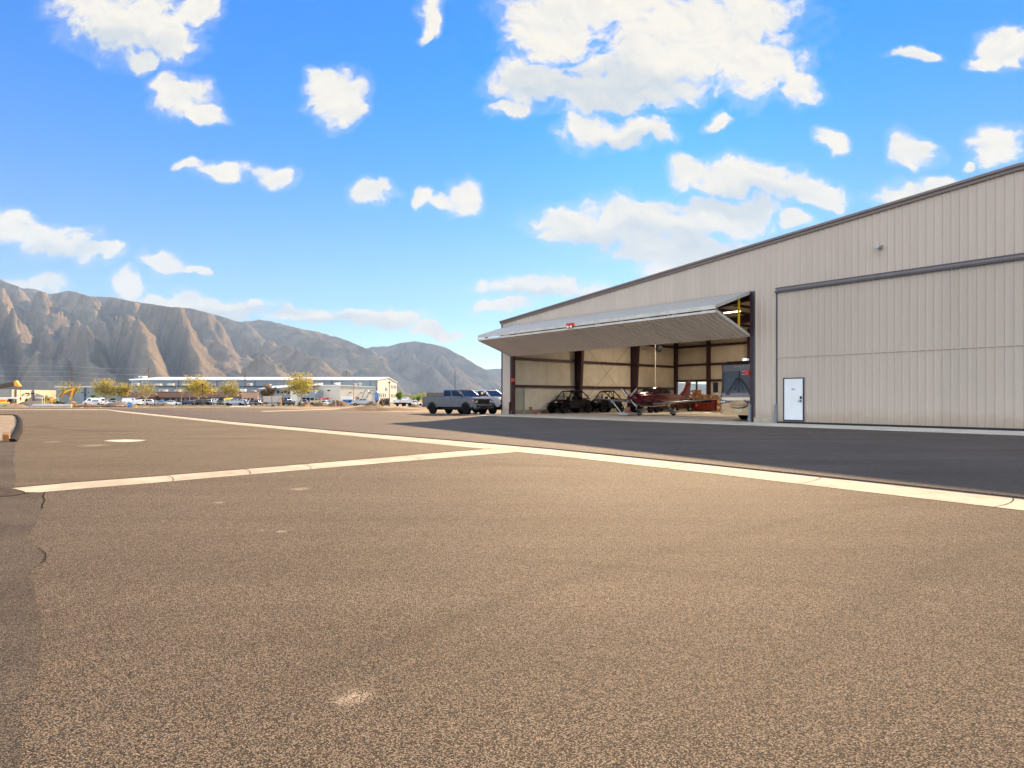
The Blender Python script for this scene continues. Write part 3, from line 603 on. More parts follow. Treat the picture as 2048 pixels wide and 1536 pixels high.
cr_lo = [G(*p) for p in ((48, 988.0), (160, 978.0), (337, 963.5), (545, 945.2), (740, 928.6), (900, 915.0), (1032, 904.3))]
struct(MB().add([(x, y, 0.004) for x, y in cr_up + cr_lo[::-1]], [list(range(2 * len(cr_up)))]).build('cross_gutter', gc_m), 'narrower concrete strip joining the long one from the left', 'gutter')
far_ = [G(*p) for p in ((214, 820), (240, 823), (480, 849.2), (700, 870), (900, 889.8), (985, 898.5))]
struct(MB().add([(x, y, 0.002) for x, y in cr_up[:-1] + [G(995, 898.5)] + far_[::-1][1:] + [G(100, 820.5), G(-500, 820.5), G(-500, 1000)]], [list(range(len(cr_up) + len(far_) + 2))]).build('far_tarmac', lane_m), 'asphalt lane beyond the cross strip with grazing light painted into its colour', 'asphalt')
def strip(pts, w, z, zt=None):
    m = MB()
    for p, q in zip(pts, pts[1:]):
        d = Vector((q[0] - p[0], q[1] - p[1])); n = Vector((-d.y, d.x)).normalized() * (w / 2)
        m.add([(p[0] - n.x, p[1] - n.y, z), (q[0] - n.x, q[1] - n.y, z), (q[0] + n.x, q[1] + n.y, z), (p[0] + n.x, p[1] + n.y, z)], [(0, 1, 2, 3)])
    return m
jm = MB()
def joint(a, b, bow=0.0, w=0.011):
    p, q = Vector(G(*a)), Vector(G(*b)); d = q - p; nrm = Vector((-d.y, d.x)) * bow
    pts = [tuple(p + d * t + nrm * (4 * t * (1 - t))) for t in (0, .25, .5, .75, 1)]
    s = strip(pts, w, 0.009); jm.add(s.v, s.f)
joint((2026, 996.8), (1989, 1014.6), 0.06); joint((1642, 955.2), (1597, 968.0), 0.06); joint((1372, 926.6), (1330, 936.2), 0.05, 0.012)
joint((333, 951.5), (346, 962.5), 0.05); joint((607, 929.0), (622, 938.5), 0.05); joint((812, 911.5), (842, 919.6), 0.05); joint((488, 938.5), (500, 948.6), .05, .012)
struct(jm.build('gutter_joints', M('dark_joint_sealant', S(44, 37, 32), 0.95, spec=0.05)), 'dark control joints across the concrete strips', 'joint')
e_ = strip([(x, y) for x, y in cr_up], 0.05, 0.008)  # flat dark strip: shade of the asphalt lip painted on, no real step
struct(e_.build('asphalt_edge', M('shaded_asphalt_edge', S(48, 40, 35), 0.95, spec=0.05)), 'dark strip painted as the shaded asphalt edge along the cross strip', 'edge')
struct(MB().slab([HW(-0.35, -3.65)[:2], HW(66, -3.65)[:2], HW(66, 23.0)[:2], HW(-0.35, 23.0)[:2]], -0.05, 0.036).build('hangar_floor', slab_concrete('floor_concrete', S(190, 182, 170))), 'grey concrete floor and sill slab of the hangar', 'floor')
# far strips
for pts in (((-300, 818.6), (0, 818.9), (214, 818.9), (214, 820.2), (0, 820.0), (-300, 819.8)), ((520, 822.4), (600, 819.8), (700, 817.0), (780, 815.2), (800, 815.8), (700, 818.2), (600, 821.0), (530, 823.6))):
    struct(MB().add([(*G(*p), 0.006) for p in pts], [list(range(len(pts)))]).build('far_strip', gc_m), {214: 'thin pale strip across the far end of the lane', 600: 'pale concrete drive edge by the dirt mounds'}[pts[2][0] if pts[2][0] == 214 else 600], 'gutter')
# older asphalt to the left with a ragged seam
R = random.Random(3)
seam = []
for a, b in zip(((30, 884), (28, 925), (32, 962), (26, 975)), ((28, 925), (32, 962), (26, 975), (10, 978))):
    for k in range(6): seam.append((a[0] + (b[0] - a[0]) * k / 6 + R.uniform(-2, 2), a[1] + (b[1] - a[1]) * k / 6))
struct(MB().add([(*G(x, y), 0.004) for x, y in seam + [(-250, 978), (-250, 884)]], [list(range(len(seam) + 2))]).build('worn_asphalt', old_m), 'older cracked asphalt beside the gravel island', 'asphalt')
seam = []; path = ((92, 985), (78, 1035), (55, 1072), (64, 1085), (90, 1108), (86, 1125), (60, 1140), (78, 1225), (84, 1320), (44, 1420), (40, 1536), (20, 1700))
for a, b in zip(path, path[1:]):
    for k in range(6): seam.append((a[0] + (b[0] - a[0]) * k / 6 + R.uniform(-4, 4), a[1] + (b[1] - a[1]) * k / 6))
struct(MB().add([(*G(x, y), 0.004) for x, y in seam + [(-400, 1700), (-400, 985)]], [list(range(len(seam) + 2))]).build('worn_asphalt', old_m), 'older darker asphalt along the near left seam', 'asphalt')
crk = strip([G(x, y) for x, y in seam[0:5]], 0.010, 0.009); c2 = strip([G(x, y) for x, y in seam[21:32]], 0.007, 0.009); crk.add(c2.v, c2.f)
struct(crk.build('asphalt_cracks', M('crack_black', S(30, 25, 22), 0.98, spec=0.02)), 'black cracks along the near asphalt seam', 'crack')
pt = [G(*p) for p in ((-60, 972), (10, 975), (30, 979), (50, 984), (44, 990), (20, 993), (-60, 996))]
struct(MB().sheet(pt, 0.011).build('loose_asphalt', dirt('loose_black_chips', S(62, 52, 44), S(96, 82, 68), 9.0)), 'patch of loose black asphalt chips at the strip end', 'patch')
# manhole collar
mc = [G(*p) for p in ((207, 882.0), (222, 880.0), (250, 879.3), (280, 879.6), (293, 880.4), (280, 882.6), (255, 884.0), (232, 883.8))]
struct(MB().sheet(mc, 0.005).build('manhole_collar', slab_concrete('collar_concrete', S(214, 200, 176))), 'round pale concrete collar of a manhole in the lane', 'manhole')
# gravel island with black asphalt curb
isl = [G(*p) for p in ((-300, 831.5), (28, 831.5), (34, 834), (38, 841), (38, 852), (35, 864), (29, 874), (22, 884), (-300, 884))]
struct(MB().slab(isl, -0.02, 0.05).build('gravel_island', dirt('island_gravel', S(142, 124, 100), S(172, 152, 126), 3.0)), 'raised island of pale crushed gravel', 'gravel')
cpts = [(x, y) for x, y in isl[0:8]]
cm = MB()
for p, q in zip(cpts, cpts[1:]):
    d = Vector((q[0] - p[0], q[1] - p[1])); n = Vector((d.y, -d.x)).normalized()
cur = []
for i, p in enumerate(cpts):
    a = Vector(cpts[max(0, i - 1)]); c = Vector(cpts[min(len(cpts) - 1, i + 1)]); d = (c - a).normalized(); n = Vector((-d.y, d.x))
    P0 = Vector(p); cur.append([(*(P0 + n * o), z) for o, z in ((-0.13, 0.0), (-0.09, 0.08 + 0.02 * (i % 2)), (0.0, 0.12 - 0.02 * (i % 3)), (0.09, 0.09), (0.14 + 0.02 * (i % 2), 0.0))])
cm.loft(cur, 0, True, True)
tag(cm.build('curb', M('black_asphalt_curb', S(26, 23, 23), 0.9, 0, 0.5, 6.0, bump=0.8, bs=20, spec=0.15)), 'black rolled asphalt curb round the gravel island', 'curb')
st_ = thing('post_stub', 'short rusty post stub at the corner of the gravel island', 'post', (*G(13, 884), 0.0), 0.5)
q = MB(); q.hexa([(-.08, -.08, 0), (.08, -.08, 0), (.08, .08, 0), (-.08, .08, 0)], [(-.09, -.08, .24), (.07, -.08, .21), (.08, .08, .26), (-.08, .08, .29)]); q.build('post', M('weathered_wood', S(150, 104, 58), 0.85, 0, 0.35, 9.0), st_, 0.012)
q = MB(); q.box((-.10, -.10, 0.0), (.11, .10, .03)); q.build('base_plate', M('rusty_plate', S(110, 74, 46), 0.8), st_)
# ---------------------------------------------------------------- mountains
CREST = [(-900,430),(-500,440),(-300,470),(-150,505),(0,559),(20,568),(37,573),(47,577),(70,578),(95,586),(110,588),(125,584),(137,582),(150,584),(165,589),(180,594),(200,594),(233,596),(265,603),(300,608),
 (340,614),(380,617),(420,627),(450,636),(472,643),(482,645),(500,643),(517,640),(550,645),(590,656),(640,665),(690,680),(730,697),(780,720),(830,745),(880,765),(930,781),(980,792),(1100,796),(1500,797)]
def interp(tab, x):
    for (a, b), (c, d) in zip(tab, tab[1:]):
        if x <= c: return b + (d - b) * max(0, (x - a)) / (c - a)
    return tab[-1][1]
def tri(x, k=0.5):               # lopsided ridge profile, 1 on the spur line, 0 in the gully
    f = x - math.floor(x)
    r = f / k if f < k else (1 - f) / (1 - k)
    return r * r * (3 - 2 * r) * 0.35 + r * 0.65
def mount(name, crest, u0, u1, du, Z0, Z1, nz, seed, spur_px, lean, amp, mat, label, nseed=0, fan=0.0, rough=1.0):
    vs = []; us = []; u = u0
    while u <= u1: us.append(u); u += du
    rows = []
    for j in range(nz + 7):
        t = j / nz
        row = []
        for u in us:
            cu_ = u
            hc = (HY - interp(crest, cu_)) / F * Z1
            dep = min(Z1 - Z0, 250 + hc * 4.2)
            Z = Z1 - dep * (1 - t) if t <= 1 else Z1 + (t - 1) * 5000
            X = (u - CX) / F * Z
            if t <= 1:
                # spurs run from the crest down towards the right of the view
                su = (u - lean * (1 - t) + 34 * mnoise.noise(Vector((u * 0.008 + seed, t * 2.2, 0))) + 70 * mnoise.noise(Vector((u * 0.003, seed, 1.3))))
                r1 = tri(su / spur_px, 0.30); r2 = tri((su * 1.0 - 60 * (1 - t) + 18 * mnoise.noise(Vector((u * 0.03, t * 5, seed)))) / (spur_px * 0.37) + 0.3, 0.4)
                am = amp * (0.65 + 0.7 * mnoise.noise(Vector((u * 0.006 + 5 + seed, t, 2.0))))
                env = min(1, 4.6 * t * (1 - t)) ** 0.75
                g = (1 - fan) * t + fan * t * t
                # broken, branching ridges: sheared ridged noise, elongated along the spurs
                sh = X + (Z - Z1) * 0.55
                wx = 260 * mnoise.noise(Vector((X * 0.0011, Z * 0.0011, seed))); wz = 260 * mnoise.noise(Vector((X * 0.0011, Z * 0.0011, seed + 7)))
                rd = mnoise.ridged_multi_fractal(Vector(((sh + wx) * 0.00085, (Z + wz) * 0.00042, seed)), 0.95, 2.05, 7, 1.0, 2.0) / 2.2
                rl = mnoise.ridged_multi_fractal(Vector(((X + wz) * 0.0026, (Z + wx) * 0.0020, seed + 2)), 0.8, 2.1, 5, 1.0, 2.0) / 2.2
                nn2 = mnoise.fractal(Vector((X * 0.012, Z * 0.012, seed + 3)), 0.8, 2.0, 4)
                fr = g + env * (am * 0.62 * (r1 - 0.5) + amp * 0.75 * (rd - 0.55) + amp * 0.22 * (rl - 0.5))
                h = hc * fr + 14 * nn2 * env * min(1, hc / 400) * rough + (9 * nn2 + 30 * (rl - .5)) * min(1, hc / 400) * smooth(.75, 1, t)
                # stay below the line of sight to the crest
                lim = hc / Z1 * Z * (0.985 + 0.015 * t) + 12 * min(1, hc / 400)
                if h > lim: h = lim - (h - lim) * 0.15
            else:
                h = hc * (1 - (t - 1) * 3.0)
            row.append((X, Z, max(h, -3.0) if t > 0.02 else -3.0))
        rows.append(row)
    n = len(us); v = [p for r in rows for p in r]
    f = [(j*n + i, j*n + i + 1, (j+1)*n + i + 1, (j+1)*n + i) for j in range(len(rows) - 1) for i in range(n - 1)]
    return struct(MB().add(v, f, 0, True).build(name, mat), label, 'mountains')
def mount_mat(name, c1, c2, c3):
    m, nt, b, out = nt_new(name); pos, xyz = world_xyz(nt)
    n1 = N(nt, 'ShaderNodeTexNoise', i_Scale=0.0035, i_Detail=9.0, i_Roughness=0.65); nt.links.new(pos, n1.inputs['Vector'])
    n2 = N(nt, 'ShaderNodeTexNoise', i_Scale=0.035, i_Detail=6.0, i_Roughness=0.7); nt.links.new(pos, n2.inputs['Vector'])
    c = mixc(nt, ramp(nt, n1.outputs[0], 0.38, 0.6), c1, c2)
    c = mixc(nt, math_(nt, 'MULTIPLY', ramp(nt, n2.outputs[0], 0.5, 0.68), 0.55), c, c3)
    nt.links.new(c, b.inputs['Base Color']); b.inputs['Roughness'].default_value = 1.0; b.inputs['Specular IOR Level'].default_value = 0.0
    bp = N(nt, 'ShaderNodeBump', i_Strength=0.8, i_Distance=14.0); nt.links.new(n2.outputs[0], bp.inputs['Height']); nt.links.new(bp.outputs[0], b.inputs['Normal'])
    return m
mm = mount_mat('mountain_slope', (0.25, 0.195, 0.135, 1), (0.165, 0.132, 0.096, 1), (0.075, 0.064, 0.047, 1))
mount('mountains', CREST, -900, 1500, 3.0, 3500, 10200, 170, 1.7, 128, 300, MT_AMP, mm, 'bare brown mountain range with ribbed spurs')
BACKC = [(560,790),(620,740),(680,712),(720,700),(745,693),(775,694),(800,687),(830,683),(860,688),(890,695),(920,710),(960,734),(1003,760),(1040,778),(1100,789),(1300,796)]
mount('mountains', BACKC, 560, 1300, 3.0, 8600, 12200, 110, 5.3, 90, 220, MT_AMP, mm, 'separate rounded peak rising behind the end of the range')
FARC = [(700,795),(820,770),(900,742),(985,738),(1010,737),(1060,742),(1150,756),(1300,764),(1450,770),(1600,764),(1900,772),(2300,780)]
mount('far_hills', FARC, 700, 2300, 8, 12300, 14000, 40, 8.2, 120, 60, 0.10, mm, 'low hazy hills seen beyond the range', fan=0.2)
# ---------------------------------------------------------------- vehicles
tyre_m = M('tyre_rubber', S(17, 17, 18), 0.9, 0, 0.25, 8.0, spec=.15)
rim_dark = M('black_alloy', S(44, 44, 48), 0.3, 0.8); rim_sil = M('silver_alloy', S(180, 180, 182), 0.25, 0.9)
chrome = M('chrome', S(215, 215, 218), 0.08, 1.0, 0.02); blackp = M('black_plastic', S(17, 17, 19), 0.55, 0, 0.2, spec=0.25)
amber = M('amber_lens', S(240, 130, 30), 0.25); red_l = M('red_lens', S(170, 20, 18), 0.25); lamp_l = M('clear_lens', S(225, 225, 220), 0.08, 0.3, coat=1.0)
def wheel(par, x, y, r, w, rim=None, spokes=6, side=1, n=24):
    m = MB(); m.lathe([(r*.62, -w/2), (r*.9, -w/2), (r*.985, -w*.36), (r, -w*.2), (r, w*.2), (r*.985, w*.36), (r*.9, w/2), (r*.62, w/2), (r*.60, w*.2), (r*.60, -w*.2)], (0, 0, 0), 'y', n)
    o = m.build('wheel', tyre_m, par); o.location = (x, y, r)
    if rim:
        q = MB(); f = side * w * 0.42
        q.lathe([(r*.60, f*.2), (r*.63, f*1.12), (r*.55, f*1.05), (r*.52, f*.3), (0.02, f*.25)], (0, 0, 0), 'y', n)
        q.lathe([(0.01, f*1.1), (r*.14, f*1.05), (r*.16, f*.4)], (0, 0, 0), 'y', 12)
        for k in range(spokes):
            t = 2*math.pi*k/spokes; ct, st = math.cos(t), math.sin(t)
            q.bar((ct*r*.1, f*.9, st*r*.1), (ct*r*.57, f*.85, st*r*.57), r*.13, abs(f)*.25, up=(0, 1, 0))
        q.build('rim', rim, o)
    return o
def arch(cx_, cz, r, z, n=9):
    """points of a wheel opening from front to back, clipped at height z"""
    a0 = math.asin(max(-1, min(1, (z - cz) / r)))
    return [(cx_ + r*math.cos(a0 + (math.pi - 2*a0)*k/n), cz + r*math.sin(a0 + (math.pi - 2*a0)*k/n)) for k in range(n + 1)]
def lerp3(a, b, t): return tuple(a[i] + (b[i] - a[i]) * t for i in range(3))
def pane(m, quad, u0, u1, v0, v1, off, th=0.012):
    """flat glass on part of a four-cornered face (a bottom-left, b bottom-right, c top-right, d top-left), off proud of it"""
    a, b, c, d = quad; P_ = lambda u, v: Vector(lerp3(lerp3(a, b, u), lerp3(d, c, u), v))
    q = [P_(u0, v0), P_(u1, v0), P_(u1, v1), P_(u0, v1)]; n = (q[1] - q[0]).cross(q[3] - q[0]).normalized()
    m.hexa([p + n * (off - th) for p in q], [p + n * off for p in q])

def pickup(label, loc, rz, L=6.4, wb=4.1, col=None, trim=None, rim=None, group=None, r=0.42, hd=True, bed_short=False, name='pickup_truck', taillow=False):
    o = thing(name, label, 'pickup truck', loc, rz, group)
    h = L / 2; fx = h - 1.02; rx = fx - wb; W = 1.0
    bz = 1.40; cab0 = fx - 3.05 if not bed_short else fx - 2.9
    zl = 0.60
    poly = [(-h + .04, .70), (-h, 1.0), (-h, bz + .02), (-h + .06, bz + .05), (cab0 - .02, bz + .03), (cab0 + .01, bz - .02), (fx - .35, bz), (fx + .05, bz + .04), (h - .32, bz - .02), (h - .12, bz - .10), (h - .03, bz - .28), (h - .02, .80), (h - .1, .62)]
    poly += arch(fx, r, r + .13, zl) + arch(rx, r, r + .13, zl)
    m = MB(); m.prism(poly, -W, W)
    body = m.build('body', col, o, 0.055, 3)
    # underbody, wells
    q = MB(); q.box((-h + .3, -.72, .36), (h - .3, .72, .66)); q.box((rx - .7, -.985, .5), (rx + .7, .985, 1.0)); q.box((fx - .7, -.985, .5), (fx + .7, .985, 1.0))
    q.build('underbody', blackp, o)
    # cab
    cb0, cb1, ct0, ct1, zt = cab0 + .02, fx - .12, cab0 + .16, fx - 1.05, bz + .60
    lo = [(cb0, -.93, bz - .05), (cb1, -.93, bz - .05), (cb1, .93, bz - .05), (cb0, .93, bz - .05)]; hi = [(ct0, -.74, zt), (ct1, -.74, zt), (ct1, .74, zt), (ct0, .74, zt)]
    m = MB(); m.hexa(lo, hi); cab = m.build('cab', col, o, 0.05, 3)
    g = MB()
    R_ = (lo[0], lo[1], hi[1], hi[0]); L_ = (lo[2], lo[3], hi[3], hi[2]); Fq = (lo[1], lo[2], hi[2], hi[1]); B = (lo[3], lo[0], hi[0], hi[3])
    pane(g, R_, .09, .44, .20, .86, .006); pane(g, R_, .51, .83, .20, .86, .006)
    pane(g, L_, .17, .49, .20, .86, .006); pane(g, L_, .56, .91, .20, .86, .006)
    pane(g, Fq, .06, .94, .16, .90, .006); pane(g, B, .08, .92, .22, .88, .006)
    g.build('windows', [glass()], o)
    for sx in (1, -1):
        wheel(o, fx, sx * (W - .13), r, .28, rim or rim_dark, 8, sx); wheel(o, rx, sx * (W - .13), r, .28, rim or rim_dark, 8, sx)
    # front end
    q = MB(); q.box((h - .06, -.60, .86), (h + .005, .60, bz - .16)); gr = q.build('grille', blackp, o, 0.02)
    q = MB()
    for z in (.90, 1.0, 1.10, 1.20): q.box((h + .006, -.57, z - .012), (h + .02, .57, z + .012))
    q.box((h + .006, -.60, bz - .19), (h + .03, .60, bz - .155)); q.build('grille_bar', M('dark_chrome', S(110, 108, 104), 0.2, 0.9), gr)
    for sx in (1, -1):
        q = MB(); q.box((h - .22, sx*.64, .96), (h + .004, sx*.985, bz - .20)); hl = q.build('headlight', blackp, o, 0.03)
        q = MB(); q.box((h + .005, sx*.68, .99), (h + .012, sx*.95, 1.06)); q.box((h + .005, sx*.68, 1.10), (h + .012, sx*.8, 1.16)); q.build('lens', lamp_l, hl)
        q = MB(); q.box((h - .24, sx*.987, 1.10), (h - .06, sx*1.004, 1.17)); q.build('turn_signal', amber, o)
        q = MB(); q.box((-h - .01, sx*.80, .86), (-h + .14, sx*1.008, bz - .03)); q.build('taillight', red_l, o, 0.015)
        q = MB(); q.box((fx - .56, sx*1.05, bz + .10), (fx - .36, sx*1.27, bz + .40)); q.bar((fx - .46, sx*.90, bz + .05), (fx - .46, sx*1.1, bz + .12), .09, .07); mi = q.build('mirror', blackp, o, 0.04)
        q = MB(); q.box((fx - .38, sx*1.055, bz + .22), (fx - .33, sx*1.265, bz + .395)); q.build('cap', chrome, mi, .02)
        for hx in (cab0 + .35, fx - 1.70):
            q = MB(); q.box((hx, sx*1.0, bz - .22), (hx + .26, sx*1.035, bz - .16)); q.build('handle', trim or col, o, 0.012)
        q = MB(); q.bar((cab0 + .1, sx*.99, .50), (fx - .75, sx*.99, .50), .14, .06); q.build('side_step', blackp, o, .02)
        sl = MB()
        for dx_ in (cab0 + .0, cab0 + 1.22, fx - .78): sl.box((dx_, sx*1.0, .72), (dx_ + .014, sx*1.003, bz - .03))
        sl.build('door_gap', blackp, o)
    q = MB(); q.box((h - .18, -1.0, .52), (h + .14, 1.0, .84)); bp_ = q.build('front_bumper', trim or col, o, 0.06, 3)
    q = MB(); q.box((h + .13, -.50, .56), (h + .146, .50, .70)); q.box((h + .13, -.92, .62), (h + .146, -.66, .76)); q.box((h + .13, .66, .62), (h + .146, .92, .76)); q.build('intake', blackp, bp_)
    q = MB(); q.box((-h - .14, -.98, .58), (-h + .08, .98, .80)); q.build('rear_bumper', M('grey_bumper', S(90, 92, 96), 0.35, 0.6), o, 0.04)
    if hd:
        q = MB()
        for k in (-2, -1, 0, 1, 2): q.box((ct1 - .20, k*.24 - .04, zt + .0), (ct1 - .08, k*.24 + .04, zt + .035))
        q.build('roof_lights', amber, o)
    q = MB(); q.box((-h + .10, -.90, bz + .045), (cab0 - .10, .90, bz + .058)); q.build('bed_cover', blackp, o)
    q = MB(); q.box((-h + .02, -.72, bz - .60), (-h - .01, .72, bz - .04)); q.build('tailgate', col, o, 0.02)
    return o

grey_p = paint('slate_grey_paint', S(94, 100, 110), 0.22, 0.45); silv_p = paint('silver_paint', S(206, 208, 210), 0.22, 0.35)
TH = math.atan2(-0.68, 0.733)
pickup('dark grey crew cab pickup parked beside the hangar corner', (-4.55, 50.6, 0.0), TH, 6.35, 4.1, grey_p, M('bumper_paint_grey', S(96, 100, 104), 0.25, 0.6), rim_dark, 'pickups beside the hangar', r=0.43)
pickup('silver crew cab pickup behind the dark grey one, nose half hidden by the hangar', (-2.45, 52.6, 0.0), TH, 6.0, 3.8, silv_p, blackp, rim_sil, 'pickups beside the hangar', r=0.41, hd=False)

SPEC = {  # length, height, half width, bonnet height, belt, cabin: bottom x0,x1 top x0,x1 as shares of length, wheel radius
 'sedan': (4.7, 1.45, .90, .80, .92, (-.42, .30, -.26, .10), .32), 'hatch': (4.1, 1.5, .88, .86, .95, (-.49, .28, -.42, .08), .31),
 'suv': (4.8, 1.78, .95, 1.02, 1.10, (-.495, .24, -.44, .10), .37), 'van': (5.6, 2.15, 1.0, 1.20, 1.25, (-.497, .40, -.48, .24), .36), 'minivan': (5.0, 1.75, .97, .98, 1.05, (-.495, .34, -.44, .12), .34)}
def car(kind, label, px, Z, rz, colm, group, dz=0.0, name=None, cat=None):
    L, Ht, W, hz_, belt, cb, r = SPEC[kind]; h = L / 2
    o = thing(name or {'sedan': 'sedan_car', 'hatch': 'hatchback_car', 'suv': 'suv_car', 'van': 'cargo_van', 'minivan': 'minivan'}[kind], label, cat or ('van' if 'van' in kind else 'car'), (BX(px, Z), Z, zg(Z) + dz), rz, group)
    fx, rx = h - .85, -h + .85
    rear = belt if kind != 'sedan' else belt - .02
    poly = [(-h + .05, .40), (-h, .70), (-h + .04, rear), (cb[1]*L, belt), (h - .30, hz_ - .04), (h - .05, hz_ - .22), (h, .55), (h - .08, .34)] + arch(fx, r, r + .07, .30, 6) + arch(rx, r, r + .07, .30, 6)
    MB().prism(poly, -W, W).build('body', colm, o, 0.06, 2)
    lo = [(cb[0]*L, -W*.95, belt - .03), (cb[1]*L, -W*.95, belt - .03), (cb[1]*L, W*.95, belt - .03), (cb[0]*L, W*.95, belt - .03)]; hi = [(cb[2]*L, -W*.76, Ht), (cb[3]*L, -W*.76, Ht), (cb[3]*L, W*.76, Ht), (cb[2]*L, W*.76, Ht)]
    MB().hexa(lo, hi).build('cabin', colm, o, 0.05, 2)
    g = MB(); R_ = (lo[0], lo[1], hi[1], hi[0]); L_ = (lo[2], lo[3], hi[3], hi[2]); Fq = (lo[1], lo[2], hi[2], hi[1]); B = (lo[3], lo[0], hi[0], hi[3])
    if kind == 'van':
        pane(g, R_, .72, .9, .2, .85, .006); pane(g, L_, .1, .28, .2, .85, .006)
    else:
        for a_, b_ in ((.08, .32), (.36, .62), (.66, .88)): pane(g, R_, a_, b_, .14, .88, .006); pane(g, L_, 1 - b_, 1 - a_, .14, .88, .006)
    pane(g, Fq, .06, .94, .1, .92, .006); pane(g, B, .1, .9, .2, .88, .006); g.build('windows', glass(), o)
    for sx in (1, -1):
        for x in (fx, rx): wheel(o, x, sx * (W - .11), r, .2, rim_sil, 5, sx, 14)
        MB().box((h - .16, sx*W*.62, .62), (h + .005, sx*W*.97, .75)).build('headlight', lamp_l, o)
        MB().box((-h - .005, sx*W*.7, .72), (-h + .1, sx*W*.98, rear - .06)).build('taillight', red_l, o)
    return o
# ---------------------------------------------------------------- things in the hangar
FZ = 0.032
def inl(name, label, cat, s, t, rz=0.0, group=None, z=FZ): return thing(name, label, cat, HW(s, t, z), HA + rz, group)
OUT = -math.pi / 2                                  # facing the doorway
blk = M('black_body_panels', S(9, 9, 11), 0.5, 0.0, 0.1, spec=0.12); cage = M('black_roll_cage', S(8, 8, 10), 0.5, 0.0, spec=0.12)
def buggy(label, s, t, long_, roofed):
    o = inl('off_road_buggy', label, 'buggy', s, t, OUT, 'off-road buggies by the side wall')
    wb = 2.95 if long_ else 2.3; fx = wb / 2; R0 = .40
    for sx in (1, -1):
        for x in (fx, -fx): wheel(o, x, sx * .76, R0, .32, rim_dark, 6, sx, 20)
    m = MB()   # tub and nose: rings along x
    def ring(x, w, z0, z1, k=.72): return [(x, -w, z0), (x, w, z0), (x, w * 1.06, (z0 + z1) / 2), (x, w * k, z1), (x, -w * k, z1), (x, -w * 1.06, (z0 + z1) / 2)]
    m.loft([ring(fx + .62, .34, .62, .88), ring(fx + .45, .50, .50, 1.04), ring(fx - .25, .52, .40, 1.18, .9), ring(fx - .62, .72, .36, 1.12, .95), ring(-fx + .55, .74, .36, 1.08, .95), ring(-fx + .1, .62, .45, 1.22, .9), ring(-fx - .5, .52, .62, 1.15, .9)], 0, False)
    m.build('body', blk, o, 0.03)
    q = MB()
    for sx in (1, -1):
        a = [(fx - .45, sx*.70, 1.12), (fx - 1.15, sx*.60, 1.86), (-fx + .65, sx*.60, 1.92), (-fx - .35, sx*.55, 1.22)]
        q.tube(a, .042, 8); q.tube([(fx - 1.55, sx*.73, 1.05), (fx - 1.25, sx*.60, 1.86)], .034, 8); q.tube([(-fx + .75, sx*.73, 1.05), (-fx + .75, sx*.60, 1.90)], .036, 8)
        q.tube([(fx - .6, sx*.73, 1.08), (fx - 1.3, sx*.74, .75), (-fx + .9, sx*.74, 1.05)], .03, 6)
        q.tube([(-fx + .75, sx*.60, 1.88), (-fx - .2, sx*.58, 1.45)], .03, 6)
    for x, z in ((fx - 1.15, 1.86), (-fx + .65, 1.92), (-fx - .3, 1.27), (fx - .42, 1.13)): q.tube([(x, -.62, z), (x, .62, z)], .036, 8)
    q.build('roll_cage', cage, o)
    if roofed:
        q = MB(); q.hexa([(-fx + .62, -.62, 1.93), (fx - 1.12, -.62, 1.88), (fx - 1.12, .62, 1.88), (-fx + .62, .62, 1.93)], [(-fx + .62, -.60, 1.975), (fx - 1.15, -.60, 1.92), (fx - 1.15, .60, 1.92), (-fx + .62, .60, 1.975)]); q.build('roof', blk, o, .015)
    for sx in (1, -1):
        q = MB()
        d = .85 if long_ else .7
        q.add([(fx - .62, sx*.775, 1.10), (fx - .62 - d, sx*.79, .98), (fx - 1.0 - d, sx*.80, .50), (fx - .75, sx*.79, .45)], [(0, 1, 2, 3)]); q.add([(fx - .62, sx*.745, 1.10), (fx - .62 - d, sx*.76, .98), (fx - 1.0 - d, sx*.77, .50), (fx - .75, sx*.76, .45)], [(3, 2, 1, 0)])
        q.build('door', M('graphite_door', S(28, 28, 34), 0.5, spec=0.15), o)
        q = MB(); q.tube([(fx - .02, sx*.50, .95), (fx + .03, sx*.66, .45)], .05, 10); q.build('shock', M('red_spring', S(170, 52, 52), 0.4), o)
        q = MB(); q.bar((fx, sx*.35, .62), (fx, sx*.70, .42), .06, .04); q.bar((-fx, sx*.4, .62), (-fx, sx*.70, .42), .06, .05); q.build('control_arm', cage, o)
        q = MB(); q.box((fx + .46, sx*.22, .92), (fx + .56, sx*.46, .99)); q.build('headlight', lamp_l, o)
        q = MB(); q.hexa([(fx + .35, sx*.55, .86), (fx - .42, sx*.55, .90), (fx - .42, sx*.93, .84), (fx + .35, sx*.93, .80)], [(fx + .35, sx*.55, .90), (fx - .42, sx*.55, .94), (fx - .42, sx*.93, .88), (fx + .35, sx*.93, .84)]); q.build('fender', blk, o)
        for x0 in ((fx - 1.35,) if not long_ else (fx - 1.25, fx - 2.1)):
            q = MB(); q.box((x0 - .22, sx*.12, .65), (x0 + .22, sx*.58, .80)); q.hexa([(x0 - .30, sx*.12, .75), (x0 - .18, sx*.12, .75), (x0 - .18, sx*.58, .75), (x0 - .30, sx*.58, .75)], [(x0 - .42, sx*.18, 1.42), (x0 - .33, sx*.18, 1.42), (x0 - .33, sx*.52, 1.42), (x0 - .42, sx*.52, 1.42)]); q.build('seat', blackp, o, .04)
    q = MB(); q.tube([(fx + .62, -.3, .55), (fx + .75, -.3, .75), (fx + .75, .3, .75), (fx + .62, .3, .55)], .025, 8); q.build('front_bumper', cage, o)
    return o
buggy('long black off-road buggy nearest the hangar side door', 1.28, 6.35, True, True)
buggy('shorter black buggy with soft roof behind the long one', 1.35, 10.75, False, True)

